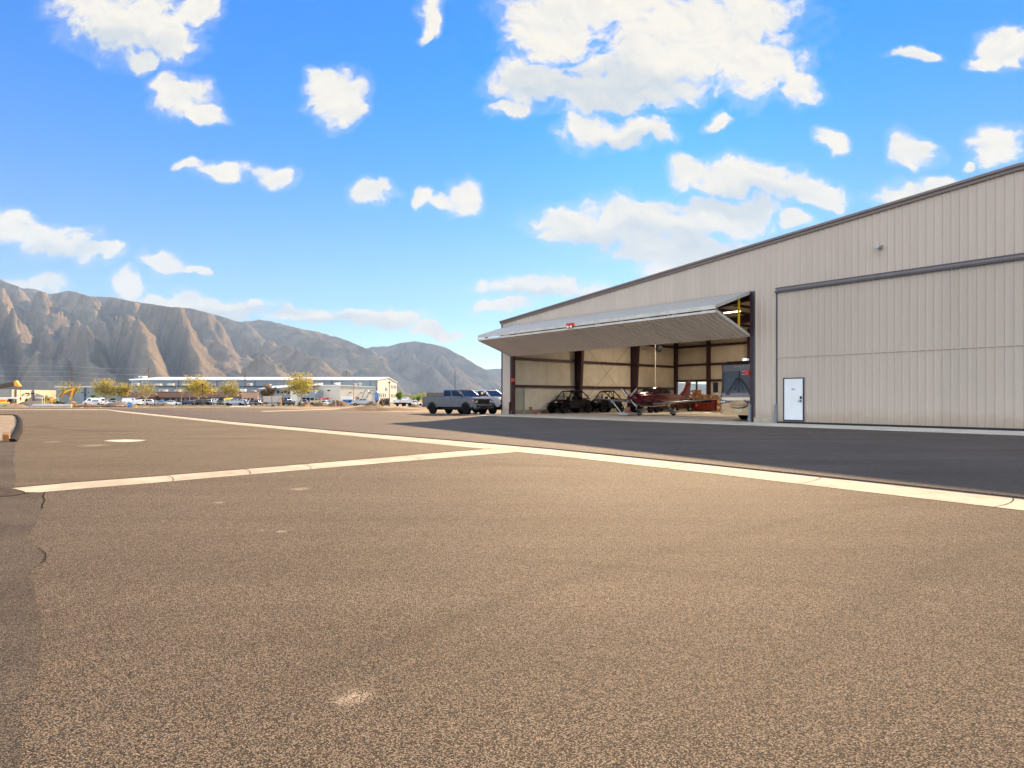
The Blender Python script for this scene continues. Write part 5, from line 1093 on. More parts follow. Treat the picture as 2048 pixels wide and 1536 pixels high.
# rooftop plant
ru = [(287, 749, 20, 8, 'beige'), (0,0,0,0,'')]
HV = [(274, 768.5, 254, 7, 6, 'boxy cream rooftop unit at the wing end behind the twin trees'), (318, 768, 254, 9, 5, 'cream rooftop unit with a slanted hood on the wing'), (343, 768, 254, 9, 5.5, 'next cream hooded unit along the wing roof'), (373, 766.5, 254, 9, 5, 'cream hooded unit behind the bushy tree'),
      (460, 766, 254, 7, 5, 'pale hooded unit beside the slim pole'), (500, 766, 254, 7, 6, 'tall cream box unit on the wing roof near the brown tree'), (539, 766, 254, 5, 4, 'small cream box unit beyond the brown tree'), (640, 765.5, 250, 9, 5, 'cream hooded unit above the grey box wall'), (676, 767, 240, 7, 5, 'cream unit with a white hood over the box building corner'), (286, 758.6, 290, 13, 4, 'wide cream unit sitting on the white warehouse roof'),
      (327, 782, 240, 14, 5, 'wide flat cream unit on the brick roof'), (357, 782, 240, 11, 5, 'cream unit with a grey duct on the brick roof'), (418, 782, 240, 15, 6, 'widest cream unit on the brick roof behind the tree'), (476, 782, 240, 8, 5.5, 'boxy cream unit on the brick roof near its sunlit end'), (487, 782, 240, 9, 6, 'white hooded unit on the brick roof near its sunlit end'), (508, 783, 240, 7, 3, 'low cream unit over the sunlit brick end'),
      (712, 770.6, 250, 6, 4, 'white round vent pot on the cream box roof'), (721, 770.6, 250, 7, 5, 'larger white vent pot on the cream box roof')]
hvm = M('cream_plant_unit', S(214, 200, 176), .6, 0, .06); hvw = M('white_plant_unit', S(232, 230, 224), .5)
for px_, py, Z, w_, hh, lab in HV:
    z0 = ZH(py + 4.6, Z); w = w_ / F * Z; h_ = hh / F * Z
    base = {254: zg(Za) + za + .36, 290: None, 240: zg(Zb) + zb + .19, 250: zg(Zc) + zc_ + .31}[Z]
    Zl = {254: 262, 290: 286, 240: 240, 250: 246}[Z]
    if lab.startswith('cream unit with a white hood'): base = zg(Zc) + zc_ + .31
    if base is None: base = zg(Zw) + ze + .42 + (zr - ze) * 12 / 23
    o = thing('rooftop_unit', lab, 'rooftop unit', (BX(px_, Zl), Zl, base), 0.0, 'rooftop plant units')
    if 'pot' in lab:
        MB().lathe([(w*.35, 0), (w*.35, h_*.45), (w*.5, h_*.5), (w*.5, h_)], (0, 0, 0), 'z', 14).build('vent_pot', hvw, o)
    else:
        MB().box((-w/2, -.9, .15), (w/2, .9, h_)).build('casing', hvw if 'white' in lab or 'pale' in lab else hvm, o, .04)
        MB().box((-w/2 + .1, -.8, .0), (w/2 - .1, .8, .149)).build('kerb', blackp, o)
        if 'hood' in lab or 'slanted' in lab:
            q = MB(); q.hexa([(-w/2 - .9, -.8, h_*.45), (-w/2 - .001, -.8, h_*.45), (-w/2 - .001, .8, h_*.45), (-w/2 - .9, .8, h_*.45)], [(-w/2 - .5, -.8, h_*.9), (-w/2 - .001, -.8, h_*.95), (-w/2 - .001, .8, h_*.95), (-w/2 - .5, .8, h_*.9)]); q.build('hood', hvm, o)
        else:
            q = MB(); q.box((-w*.35, -.93, h_*.3), (w*.1, -.901, h_*.8)); q.build('louvre', M('grey_louvre', S(140, 132, 120), .6), o)

# ---------------------------------------------------------------- trees
bark = M('grey_bark', S(120, 100, 80), .9, 0, .25, 3.0, bump=.5, bs=12); bark_l = M('pale_bark', S(190, 172, 140), .9, 0, .2, 3.0)
def tree(label, px, Z, top, w_px, th, seed, leaf, n=2200, ls=.22, name='tree', bk=None, group=None, fill=1.0, base_y=None):
    R = random.Random(seed); zb_ = zg(Z); Ht = ZH(top, Z) - zb_; Wd = w_px / F * Z * 1.12
    o = thing(name, label, 'tree', (BX(px, Z), Z, zb_), 0.0, group)
    m = MB(); tips = []
    t0 = Ht * th; r0 = .035 * Ht * .5 + .04
    m.tube([(0, 0, -.1), (.02*Ht*R.uniform(-1, 1), 0, t0*.5), (0, 0, t0)], [r0*1.3, r0, r0*.85], 9)
    nb = R.randint(5, 7)
    for i in range(nb):
        a = 2*math.pi*i/nb + R.uniform(-.4, .4); up = R.uniform(.45, 1.0); rad = Wd*.5*(.35 + .6*(1 - up*.6))
        e = Vector((rad*math.cos(a)*.8, rad*math.sin(a)*.8, t0 + (Ht - t0)*up*.72)); s_ = Vector((0, 0, t0*R.uniform(.8, 1.0)))
        mid = s_.lerp(e, .5) + Vector((0, 0, -.04*Ht)) * R.uniform(0, 1)
        m.tube([s_, mid, e], [r0*.55, r0*.38, r0*.16], 6); tips.append((e, 1.0))
        for j in range(R.randint(4, 6)):
            q = s_.lerp(e, R.uniform(.45, 1.0)); d = Vector((R.uniform(-1, 1), R.uniform(-1, 1), R.uniform(-.1, 1.1))).normalized() * Wd * R.uniform(.14, .26)
            q2 = q + d; q2.z = min(q2.z, Ht*.97)
            m.tube([q, q.lerp(q2, .5) + Vector((0, 0, .02*Ht)), q2], [r0*.22, r0*.14, r0*.05], 5); tips.append((q2, .8)); tips.append((q.lerp(q2, .5), .55))
    tips.append((Vector((0, 0, Ht*.93)), .8)); m.build('trunk', bk or bark, o)
    c = MB()
    for k in range(int(n * .8)):
        tp_, wgt = tips[R.randrange(len(tips))]
        g_ = Wd*.075*wgt*fill
        p = Vector((tp_.x + R.gauss(0, g_), tp_.y + R.gauss(0, g_), tp_.z + R.gauss(0, g_*.9)))
        if p.z > Ht: p.z = Ht - R.random()*.3
        if p.z < t0*.55: continue
        s_ = ls * R.uniform(.5, 1.3); a = Vector((R.gauss(0, 1), R.gauss(0, 1), R.gauss(0, 1))).normalized(); b_ = a.orthogonal().normalized(); cc = a.cross(b_)
        c.add([p + b_*s_, p + cc*s_*.7, p - b_*s_, p - cc*s_*.7], [(0, 1, 2, 3)])
    c.build('crown', leaf, o); return o
yl = leafmat('spring_yellow_leaf', (0.44, 0.35, 0.05, 1)); yo = leafmat('pale_olive_leaf', (0.37, 0.31, 0.085, 1)); br_l = leafmat('brown_bud_leaf', (0.17, 0.125, 0.06, 1)); gr_l = leafmat('bright_green_leaf', (0.14, 0.24, 0.03, 1)); dg_l = leafmat('mid_green_leaf', (0.10, 0.16, 0.04, 1)); pu_l = leafmat('plum_leaf', (0.10, 0.05, 0.045, 1))
TG = 'spring trees along the car park'
tree('pale olive tree behind the excavator arm', 141, 205, 762, 42, .35, 11, yo, 1500, .2, group=TG, fill=1.2)
tree('broad yellow green tree beside the white van', 215, 200, 757, 62, .24, 12, yo, 3600, .24, bk=bark_l, group=TG, fill=1.5)
tree('smaller yellow tree joined to the broad one by the van', 246, 202, 764, 36, .25, 13, yl, 1700, .22, group=TG, fill=1.3)
tree('sparse bare limbed tree with pale forked trunk before the brick wall', 292, 196, 762, 50, .28, 14, yo, 1300, .2, bk=bark_l, group=TG, fill=1.2)
tree('tallest yellow tree behind the black lamp post', 397, 198, 749, 58, .22, 15, yl, 3200, .24, bk=bark_l, group=TG, fill=1.4)
tree('airy olive tree behind the yellow tank pickup', 459, 198, 758, 50, .24, 16, yo, 1900, .22, group=TG, fill=1.3)
tree('rounded brown budding tree beside the sign boards', 533, 190, 767, 36, .30, 17, br_l, 2600, .2, group=TG, fill=1.2)
tree('yellow tree with a white trunk before the office pavilion', 597, 185, 744, 66, .26, 18, yl, 3000, .24, bk=bark_l, group=TG, fill=1.4)
tree('small plum leaved tree by the brick wall', 317, 215, 787, 14, .3, 19, pu_l, 700, .2, name='plum_tree', fill=1.3)
tree('small green tree at the right end of the white gable', 798, 230, 778, 12, .2, 20, gr_l, 800, .25, name='green_tree', fill=1.6)
tree('bright green sapling standing alone left of the pickups', 836, 150, 788.5, 8, .3, 21, gr_l, 700, .16, name='sapling', fill=1.6)
tree('thin sapling in front of the tan building', 91, 175, 788, 11, .45, 22, yo, 260, .14, name='sapling')
tree('thin sapling by the excavator cab', 100, 178, 791, 8, .45, 23, yo, 180, .14, name='sapling')
def bush(label, px, Z, top, w_px, seed, leaf, n=900, name='bush', grp=None):
    R = random.Random(seed); zb_ = zg(Z); Ht = ZH(top, Z) - zb_; Wd = w_px / F * Z
    o = thing(name, label, 'bush', (BX(px, Z), Z, zb_), 0, grp); c = MB()
    for k in range(n):
        a = R.uniform(0, 2*math.pi); u = R.random()**.5; z = Ht*R.random()**.8; rr = Wd/2*u*math.sqrt(max(0, 1 - (z/Ht)**2.2))*(.8 + .3*math.sin(a*3 + seed)); p = Vector((rr*math.cos(a), rr*math.sin(a)*.7, z))
        s_ = .22*R.uniform(.5, 1.3); q = Vector((R.gauss(0, 1), R.gauss(0, 1), R.gauss(0, 1))).normalized(); b_ = q.orthogonal().normalized(); cc = q.cross(b_)
        c.add([p + b_*s_, p + cc*s_*.7, p - b_*s_, p - cc*s_*.7], [(0, 1, 2, 3)])
    c.build('foliage', leaf, o)
    m = MB()
    for k in range(4): m.tube([(0, 0, 0), (Wd*.2*math.cos(k*1.6), Wd*.15*math.sin(k*1.6), Ht*.5)], [.05, .02], 5)
    m.build('stem', bark, o)
    return o
bush('round bright green bush behind the white van', 187, 212, 790, 25, 31, gr_l, 1500)
bush('small yellow bush before the tan wall', 53, 185, 797, 9, 32, yl, 500)
bush('dark green bush under the broad yellow tree', 226, 206, 797, 16, 33, dg_l, 800)
bush('dry straw coloured clump beside the dark tanks', 762, 155, 801, 10, 34, leafmat('straw_leaf', (.36, .24, .10, 1)), 800, 'dry_shrub')
bush('low tan clump on the dirt by the white trunked tree', 600, 150, 804, 7, 35, leafmat('straw_leaf', (0, 0, 0, 1)), 400, 'dry_shrub')
bush('low weed clump by the near kerb of dirt', 546, 108, 811.2, 4, 36, dg_l, 200, 'weed_clump')
# far valley trees as one mass
R = random.Random(5); c = MB()
for k in range(7000):
    Z = R.uniform(620, 1500); px_ = R.uniform(770, 1040) if k % 2 else R.uniform(1040, 2000); hh = R.uniform(2, 11)*(.5 + .5*abs(math.sin(px_*.05)))
    p = Vector((BX(px_, Z), Z, zg(Z) + hh*R.random())); s_ = R.uniform(.8, 2.2); a = Vector((R.gauss(0, 1), R.gauss(0, 1), R.gauss(0, 1))).normalized(); b_ = a.orthogonal().normalized(); cc = a.cross(b_)
    c.add([p + b_*s_, p + cc*s_, p - b_*s_, p - cc*s_], [(0, 1, 2, 3)])
tag(c.build('valley_trees', leafmat('valley_leaf', (.17, .20, .06, 1))), 'hazy band of green trees across the valley floor', 'trees', kind='stuff')

# ---------------------------------------------------------------- poles, wires, lamps
wood = M('pole_wood', S(112, 74, 56), .85, 0, .2, 3); gst = M('grey_lamp_steel', S(120, 116, 110), .5, .3); rust = M('rusty_pole', S(150, 96, 56), .7)
def pole(label, px, Z, top, r=.16, arms=(), mt=None, name='utility_pole', cat='pole', grp='wooden utility poles'):
    o = thing(name, label, cat, (BX(px, Z), Z, zg(Z)), 0, grp); hh = ZH(top, Z) - zg(Z)
    MB().tube([(0, 0, -.1), (0, 0, hh)], [r, r*.75], 10).build('pole', mt or wood, o)
    for z, w_ in arms: MB().box((-w_/2, -.08, hh - z), (w_/2, .08, hh - z + .14)).build('cross_arm', mt or wood, o)
    return o, hh
ZP = 300
pA, hA = pole('tall wooden power pole carrying wires above the excavator', 144, ZP, 731, .28, ((.6, .9),)); pB, hB = pole('wooden power pole at the end of the wires over the warehouse', 297.5, ZP, 737, .26, ((.6, .9),))
pole('thin wooden pole rising beside the airy olive tree', 490, 252, 743, .16, ((3.6, 1.2),)); pole('thin pole standing on the warehouse roof line', 693.5, 300, 741, .2, ((14.5, 1.6),)); pole('slim wooden pole right above the grey pickup', 910, 160, 740.5, .11, ((5.2, .5),))
pole('distant short pole seen over the silver pickup', 985, 240, 772.5, .1); pole('distant thin pole beside the hangar corner', 998, 300, 777, .1)
xL = BX(-160, ZP)
for i, (yl_, ya, yr, yb) in enumerate(((722, 732.5, 732.5, 738), (736, 743.5, 744, 749), (747, 753, 753.5, 757.5), (757, 763, 764, 768))):
    z0, z1, z2, z3 = ZH(yl_, ZP), ZH(ya, ZP), ZH(yr, ZP), ZH(yb, ZP)
    def sag(x0, za_, x1, zb2, d, y=ZP - .4): return [(x0 + (x1 - x0)*t/12, y, za_ + (zb2 - za_)*t/12 - d*4*(t/12)*(1 - t/12)) for t in range(13)]
    q = MB(); q.tube(sag(xL, z0, BX(144, ZP), z1, .5), .045, 5); q.tube(sag(BX(144, ZP), z2, BX(297.5, ZP), z3, .5), .045, 5)
    tag(q.build('power_line', M('bright_wire', S(190, 180, 170), .4, .6)), ('topmost power wire between the two wooden poles', 'second power wire from the top', 'third power wire from the top', 'lowest of the four power wires')[i], 'wire', 'wires strung between the power poles')
def lamp(label, px, Z, top, mt, head=True, name='street_lamp', grp='lamp posts'):
    o = thing(name, label, 'lamp', (BX(px, Z), Z, zg(Z)), 0, grp); hh = ZH(top, Z) - zg(Z)
    MB().tube([(0, 0, 0), (0, 0, hh*.06), (0, 0, hh*.07), (0, 0, hh - .5)], [.17, .16, .10, .07], 10).build('post', mt, o)
    if head: MB().lathe([(.05, hh - .5), (.16, hh - .42), (.2, hh - .12), (.24, hh - .1), (.05, hh + .05)], (0, 0, 0), 'z', 12).build('lantern', blackp, o)
    else: MB().box((-.35, -.12, hh - .5), (.35, .12, hh - .38)).build('lamp_head', mt, o)
lamp('black lantern lamp post in front of the tallest yellow tree', 405, 170, 767, blackp); lamp('black lantern lamp post beside the gable end windows', 778.5, 140, 763, M('bronze_post', S(70, 56, 44), .5))
lamp('grey slim lamp post before the brick entrance', 363, 200, 760, gst, False); lamp('slim grey lamp post beside the tallest yellow tree', 379, 205, 776, gst, False); lamp('slim rusty lamp post before the cream box building', 707, 200, 757, rust, False); lamp('short dark lamp post before the brick wall by the van', 272, 215, 786, blackp, False)
# dark board fence behind the pickups
fe = thing('board_fence', 'dark vertical board fence behind the pickups', 'fence', (BX(928, 88), 88, zg(88)), 0); w0, w1 = BX(855, 88) - BX(928, 88), BX(1040, 88) - BX(928, 88); hf = ZH(785.2, 88) - zg(88)
q = MB(); n_ = 84
for k in range(n_): q.box((w0 + (w1 - w0)*k/n_ + .008, -.02, .05), (w0 + (w1 - w0)*(k + 1)/n_ - .008, .02, hf - (.0 if k % 5 else .015)))
q.build('boards', M('dark_weathered_boards', S(82, 74, 72), .85, 0, .25, 1.5, streak=.4), fe)
for k in range(6): MB().box((w0 + (w1 - w0)*k/5 - .06, .03, 0), (w0 + (w1 - w0)*k/5 + .06, .15, hf - .05)).build('fence_post', M('dark_post', S(60, 54, 52), .85), fe)

# ---------------------------------------------------------------- earthworks
em = dirt('excavated_earth', S(88, 72, 54), S(122, 102, 78), .9); ggm = dirt('dark_gravel', S(96, 90, 84), S(128, 120, 110), 2.0); sm_ = dirt('pale_dirt', S(124, 104, 80), S(160, 138, 108), .8)
def mound(label, px, Z, top, w_px, depth, mt, seed, name='dirt_mound', grp='dirt mounds at the field edge', ridge=.5):
    zb_ = zg(Z) - .05; hh = ZH(top, Z) - zb_; Wd = w_px / F * Z; nx_, ny_ = 34, 14; v = []
    for j in range(ny_ + 1):
        for i in range(nx_ + 1):
            u, w_ = i/nx_*2 - 1, j/ny_*2 - 1
            e_ = max(0, 1 - abs(u)**1.7) * max(0, 1 - w_*w_)**.8
            nn = .5 + ridge*mnoise.fractal(Vector((u*2.3 + seed, w_*1.4, seed*.7)), .8, 2, 5) + .5
            v.append((u*Wd/2, w_*depth/2, max(-.1, hh*e_*nn*1.02) - .06))
    f = [(j*(nx_+1) + i, j*(nx_+1) + i + 1, (j+1)*(nx_+1) + i + 1, (j+1)*(nx_+1) + i) for j in range(ny_) for i in range(nx_)]
    o = MB().add(v, f, 0, True).build(name, mt); o.location = (BX(px, Z), Z, zb_ + .02); return tag(o, label, 'mound', grp)
mound('dark grey gravel pile with a low peak before the tan building', 63, 118, 801, 55, 7, ggm, 1.1, 'gravel_pile', 'gravel piles', .3); mound('second dark gravel pile beside the excavator', 82, 122, 803, 34, 6, ggm, 2.2, 'gravel_pile', 'gravel piles', .3)
mound('low pale spoil heap at the crane end of the gravel', 28, 112, 807.5, 26, 5, sm_, 3.3); mound('dark grey gravel pile behind the blue toilet', 233, 125, 803, 38, 6, ggm, 4.4, 'gravel_pile', 'gravel piles', .3)
mound('low dark mound under the brick entrance', 325, 118, 805.5, 36, 5, em, 5.5); mound('brown mound behind the orange tipped board', 612, 112, 804, 24, 4, em, 6.1); mound('long brown mound before the red canopies', 640, 116, 804, 36, 5, em, 6.6)
mound('tall brown mound behind the red hydrant', 678, 112, 801, 46, 6, em, 7.7); mound('brown mound beside the dry straw clump', 745, 120, 803.5, 34, 5, em, 8.8)
mound('long low dirt bank along the tarmac edge by the pickups', 752, 70, 813.5, 190, 9, em, 9.9, 'dirt_bank', ridge=.7); mound('rubble heap just left of the grey pickup', 830, 95, 807.5, 30, 4, em, 10.3)
mound('long pale spoil bank along the lane end', 420, 92, 811.6, 420, 5, sm_, 11.5, 'dirt_bank', ridge=.6); mound('spoil bank behind the pipes at the lane end', 120, 94, 812.6, 330, 5, sm_, 12.5, 'dirt_bank', ridge=.6)
struct(MB().add([(BX(a, Z), Z, zg(Z) + .03) for a, Z in ((-100, 165), (700, 165), (700, 235), (-100, 235))], [(0, 1, 2, 3)]).build('car_park', M('car_park_asphalt', S(120, 112, 104), .9)), 'grey asphalt car park before the buildings', 'car park')
gm = leafmat('lawn_grass', (.20, .20, .05, 1), .2); R = random.Random(9); c = MB()
for k in range(3000):
    Z = R.uniform(157, 166); px_ = R.uniform(130, 620); p = Vector((BX(px_, Z), Z, zg(Z) - .02)); s_ = R.uniform(.15, .4); hh = R.uniform(.06, .22); a = R.uniform(0, 3.14)
    dx_, dy_ = s_*math.cos(a), s_*math.sin(a); c.add([(p.x - dx_, p.y - dy_, p.z), (p.x + dx_, p.y + dy_, p.z), (p.x + dx_*.5, p.y + dy_*.5, p.z + hh), (p.x - dx_*.5, p.y - dy_*.5, p.z + hh)], [(0, 1, 2, 3)])
tag(c.build('grass', gm), 'strip of green grass in front of the car park', 'grass', kind='stuff')
# ---------------------------------------------------------------- parked vehicles far off, construction plant
P_ = lambda n, r, g, b: paint('car_' + n, S(r, g, b), .25, .2)
whi, sil, gry, blk_, nvy, blu, lbl, redp, tan_, beig, olv = P_('white', 232, 232, 230), P_('silver', 170, 176, 182), P_('grey', 92, 96, 102), P_('black', 26, 27, 30), P_('navy', 34, 46, 82), P_('blue', 26, 96, 170), P_('light_blue', 96, 158, 210), P_('red', 158, 32, 30), P_('tan', 196, 172, 130), P_('beige', 186, 176, 156), P_('olive', 116, 120, 100)
CG = 'cars in the car park before the buildings'
LEFT, RGT, AWAY, TOW = math.pi, 0.0, 1.35, -1.35
vn = car('van', 'white cargo van with ladder rack and dark side lettering by the green bush', 188, 186, LEFT, whi, CG)
q = MB(); q.box((-2.6, -.7, 2.28), (2.4, -.62, 2.34)); q.box((-2.6, .62, 2.28), (2.4, .7, 2.34))
for x in (-2.2, -.6, 1.0): q.box((x, -.75, 2.16), (x + .06, .75, 2.28))
q.build('ladder_rack', hvw, vn)
q = MB()
for k, (x, w_) in enumerate(((-1.9, .3), (-1.5, .22), (-1.2, .3), (-.8, .25), (-.45, .3), (.3, .5))): q.box((x, .975, 1.30 + .05*(k % 2)), (x + w_, 1.02 - .03, 1.62))
for k, (x, w_) in enumerate(((-1.9, .3), (-1.5, .22), (-1.2, .3), (-.8, .25), (-.45, .3))): q.box((x, .992, 1.02), (x + w_, 1.004, 1.2))
q.build('side_lettering', M('dark_blue_lettering', S(50, 50, 96), .5), vn)
car('hatch', 'white hatchback half hidden by the broad tree trunk', 213, 194, RGT + .2, whi, CG); car('sedan', 'white sedan nosed up behind the dark gravel pile', 226, 198, AWAY, whi, CG); car('sedan', 'silver sedan glimpsed above the dark gravel pile', 240, 205, AWAY + .2, sil, CG)
v2 = car('van', 'second white van with a roof rack behind the small trailer', 264, 200, RGT, whi, CG)
q = MB(); q.box((-2.5, -.7, 2.3), (2.2, .7, 2.36)); q.build('roof_rack', hvw, v2)
o = thing('box_trailer', 'small white and brown box trailer in front of the second van', 'trailer', (BX(276, 184), 184, zg(184)), .15, None)
q = MB(); q.box((-1.1, -.7, .45), (.9, .7, 1.75)); q.build('trailer_box', whi, o, .03); MB().box((-1.12, -.72, .45), (-1.101, .72, 1.75)).build('tailgate', M('brown_tailgate', S(150, 96, 60), .6), o)
wheel(o, 0, -.72, .3, .18, rim_sil, 5, -1, 12); wheel(o, 0, .72, .3, .18, rim_sil, 5, 1, 12)
car('suv', 'white suv before the pale forked tree', 297, 192, AWAY, whi, CG); car('sedan', 'silver sedan next to the plum tree', 310, 194, RGT, sil, CG); car('sedan', 'pale blue sedan beside the plum tree', 324, 196, RGT + .1, lbl, CG); car('sedan', 'long white sedan by the brick entrance doors', 346, 188, RGT, whi, CG)
car('sedan', 'navy sedan at the foot of the tallest yellow tree', 378, 192, RGT, nvy, CG); car('hatch', 'white hatchback squeezed beside the navy sedan', 388, 200, AWAY, whi, CG); car('suv', 'red suv next to the black lantern post', 399, 192, TOW, redp, CG); car('suv', 'black suv right behind the black lantern post', 408, 190, RGT, blk_, CG)
car('suv', 'white boxy suv to the right of the black suv', 419, 194, TOW, whi, CG)
def far_truck(label, px, Z, rz, c, L=5.8): return pickup(label, (BX(px, Z), Z, zg(Z)), rz, L, 3.6, c, None, rim_sil, CG, r=.38, hd=False)
far_truck('white pickup parked between the boxy suv and the olive one', 431, 196, RGT, whi); far_truck('olive grey pickup behind the yellow tank', 444, 190, TOW, olv)
yt = far_truck('silver pickup carrying a bright yellow tank in its bed', 470, 178, RGT, sil, 5.9)
q = MB(); q.tube([(-2.8, 0, 1.75), (-2.7, 0, 1.75), (-.9, 0, 1.75), (-.8, 0, 1.75)], [.3, .55, .55, .3], 14); tk = thing('yellow_tank', 'bright yellow tank strapped in the silver pickup bed', 'tank', yt.location, 0.0); q.build('tank', M('yellow_plastic_tank', S(238, 196, 24), .4), tk); q = MB(); q.box((-2.5, -.45, 1.2), (-2.3, .45, 1.48)); q.box((-1.4, -.45, 1.2), (-1.2, .45, 1.48)); q.build('cradle', blackp, tk)
car('suv', 'white suv before the sunlit brick corner', 490, 196, RGT, whi, CG); car('sedan', 'white sedan between the sunlit brick end and the boards', 503, 192, RGT + .3, whi, CG); car('hatch', 'dark grey hatchback before the sunlit brick end', 511, 188, AWAY, gry, CG); car('sedan', 'white sedan nosed out beside the dark hatchback', 517, 194, TOW, whi, CG); car('minivan', 'navy minivan just left of the sign boards', 522, 200, AWAY, nvy, CG)
car('suv', 'dark grey suv just right of the orange ended board', 567, 186, AWAY + .15, gry, CG); car('suv', 'black suv beside the dark grey one', 577, 184, AWAY + .1, blk_, CG); car('sedan', 'white sedan behind the white tree trunk', 589, 190, RGT, whi, CG)
car('minivan', 'big white minivan right of the white tree trunk', 608, 182, TOW + .3, whi, CG); car('hatch', 'light blue hatchback past the big white minivan', 626, 194, RGT, lbl, CG); far_truck('tan pickup under the small red canopy', 638, 188, RGT + .2, tan_, 5.4); car('hatch', 'white hatchback with dark windows below the large red canopy', 650, 184, AWAY + .3, whi, CG); car('sedan', 'beige sedan right of the large red canopy', 659, 188, RGT, beig, CG); car('sedan', 'black sedan behind the tall brown mound', 667, 196, RGT, blk_, CG); car('sedan', 'silver sedan peeping over the tall brown mound', 678, 196, RGT, sil, CG)
car('suv', 'bright blue suv before the white box trailer', 690, 180, LEFT + .2, blu, CG); car('sedan', 'light blue sedan next to the bright blue suv', 699, 176, TOW + .3, lbl, CG); car('sedan', 'navy sedan beyond the light blue one', 706, 192, RGT, nvy, CG)
far_truck('silver pickup turned towards the slim rusty lamp post', 726, 168, LEFT + .12, sil, 5.9); car('sedan', 'white car parked left of the dark grey pickup tail', 829, 170, RGT + .3, whi, CG)
o = thing('freight_trailer', 'long white box trailer behind the blue suv', 'trailer', (BX(696, 215), 215, zg(215)), 0)
MB().box((-2.0, -1.1, .95), (2.0, 1.1, 2.9)).build('trailer_box', whi, o, .04); q = MB(); q.box((-1.9, -.5, .6), (1.9, .5, .949)); q.build('frame', blackp, o)
for x in (-1.2, -.3): wheel(o, x, -.95, .45, .25, rim_sil, 5, -1, 14); wheel(o, x, .95, .45, .25, rim_sil, 5, 1, 14)
o = thing('storage_locker', 'narrow brown wooden locker against the cream building', 'locker', (BX(714.5, 214), 214, zg(214)), -.3)
MB().box((-.42, -.5, 0), (.42, .5, 2.4)).build('locker_body', M('golden_wood', S(196, 146, 80), .7), o); MB().box((-.46, -.55, 2.401), (.5, .55, 2.5)).build('lid', M('dark_wood', S(90, 60, 40), .7), o); MB().box((.421, -.48, .05), (.45, .48, 2.3)).build('door', M('dark_wood', (0, 0, 0, 1)), o)
for px_, w_, lab in ((641, 1.1, 'small pointed red canopy against the grey wall'), (655, 1.9, 'large red canopy against the grey wall')):
    o = thing('red_canopy', lab, 'canopy', (BX(px_, 216), 216, zg(216)), 0, 'red canopies by the grey wall'); q = MB(); q.lathe([(w_, 1.7), (w_*.6, 2.1), (.05, 2.75 if w_ < 1.5 else 2.5)], (0, 0, 0), 'z', 8, 0, False); q.build('cover', M('red_canvas', S(176, 34, 44), .8), o); q = MB(); q.cyl((0, 0, 0), (0, 0, 2.4), .04, n=6); q.build('pole', gst, o)
# service truck seen from behind
o = thing('service_truck', 'white service truck with open flat bed seen from behind', 'truck', (BX(809, 150), 150, zg(150)), 1.1)
q = MB(); q.box((-.2, -1.0, .8), (2.0, 1.0, 1.5)); q.hexa([(.0, -.95, 1.5), (1.3, -.95, 1.5), (1.3, .95, 1.5), (.0, .95, 1.5)], [(.1, -.8, 2.2), (.9, -.8, 2.2), (.9, .8, 2.2), (.1, .8, 2.2)]); q.build('cab', whi, o, .06); q = MB(); q.box((.1, -.70, 1.62), (.055, .70, 2.1)); q.build('rear_window', glass(), o)
q = MB(); q.box((-2.9, -1.1, .9), (-.25, 1.1, 1.05)); q.box((-2.9, -1.1, 1.05), (-.25, -.75, 1.55)); q.box((-2.9, .75, 1.05), (-.25, 1.1, 1.55)); q.build('bed', whi, o, .02); q = MB(); q.box((-2.8, -.6, .55), (1.8, .6, .89)); q.box((-2.92, -1.0, .5), (-2.85, 1.0, .85)); q.build('chassis', blackp, o)
for sy in (1, -1):
    for x in (1.2, -1.7): wheel(o, x, sy*.85, .42, .3, rim_sil, 5, sy, 16)
    MB().box((-2.935, sy*.8, 1.1), (-2.902, sy*1.05, 1.4)).build('taillight', red_l, o)
q = MB(); q.box((.2, -.5, 2.201), (.35, .5, 2.32)); q.build('light_bar', amber, o)
# dust collector with arched ducts, dark rack
o = thing('dust_collector', 'blue ribbed dust collector with big arched grey ducts', 'machine', (BX(754, 205), 205, zg(205)), 0)
q = MB(); q.box((-.55, -.8, 1.5), (.55, .8, 3.9)); q.lathe([(.1, .6), (.6, 1.5)], (0, 0, 0), 'z', 8); cb_ = q.build('blue_casing', M('blue_steel', S(58, 104, 156), .45, .2), o); q = MB()
for k in range(4): q.box((-.5 + k*.3, -.84, 1.5), (-.42 + k*.3, -.801, 3.85))
q.build('rib', M('light_blue_steel', S(130, 170, 205), .45), cb_)
def PX(p, y, Z=205): return (BX(p, Z) - BX(754, Z), 0, ZH(y, Z) - zg(Z))
dct = M('galvanised_duct', S(170, 168, 162), .4, .6)
q = MB(); q.tube([PX(731, 800), PX(734, 793), PX(738, 785), PX(742, 780.5), PX(749, 780), PX(754, 784), PX(757, 788)], .24, 10); q.build('duct', dct, o); q = MB(); q.tube([PX(724, 800), PX(726, 790), PX(729, 783), PX(732, 779.5), PX(735, 780.5), PX(737, 786), PX(737.5, 788)], .22, 10); q.build('duct', dct, o); q = MB(); q.tube([PX(738, 787), PX(746, 787.5), PX(752, 786.5)], .16, 10); q.build('duct', dct, o)
q = MB()
for sx in (-.5, .5):
    for sy in (-.7, .7): q.box((sx - .05, sy - .05, 0), (sx + .05, sy + .05, 1.5))
q.build('stand', gst, o)
o = thing('steel_rack', 'dark steel rack of tanks beside the bronze lamp post', 'rack', (BX(770, 165), 165, zg(165)), 0)
q = MB()
for x in (-1.1, -.2, .55, 1.2): q.box((x - .05, -.5, 0), (x + .05, .5, 2.1))
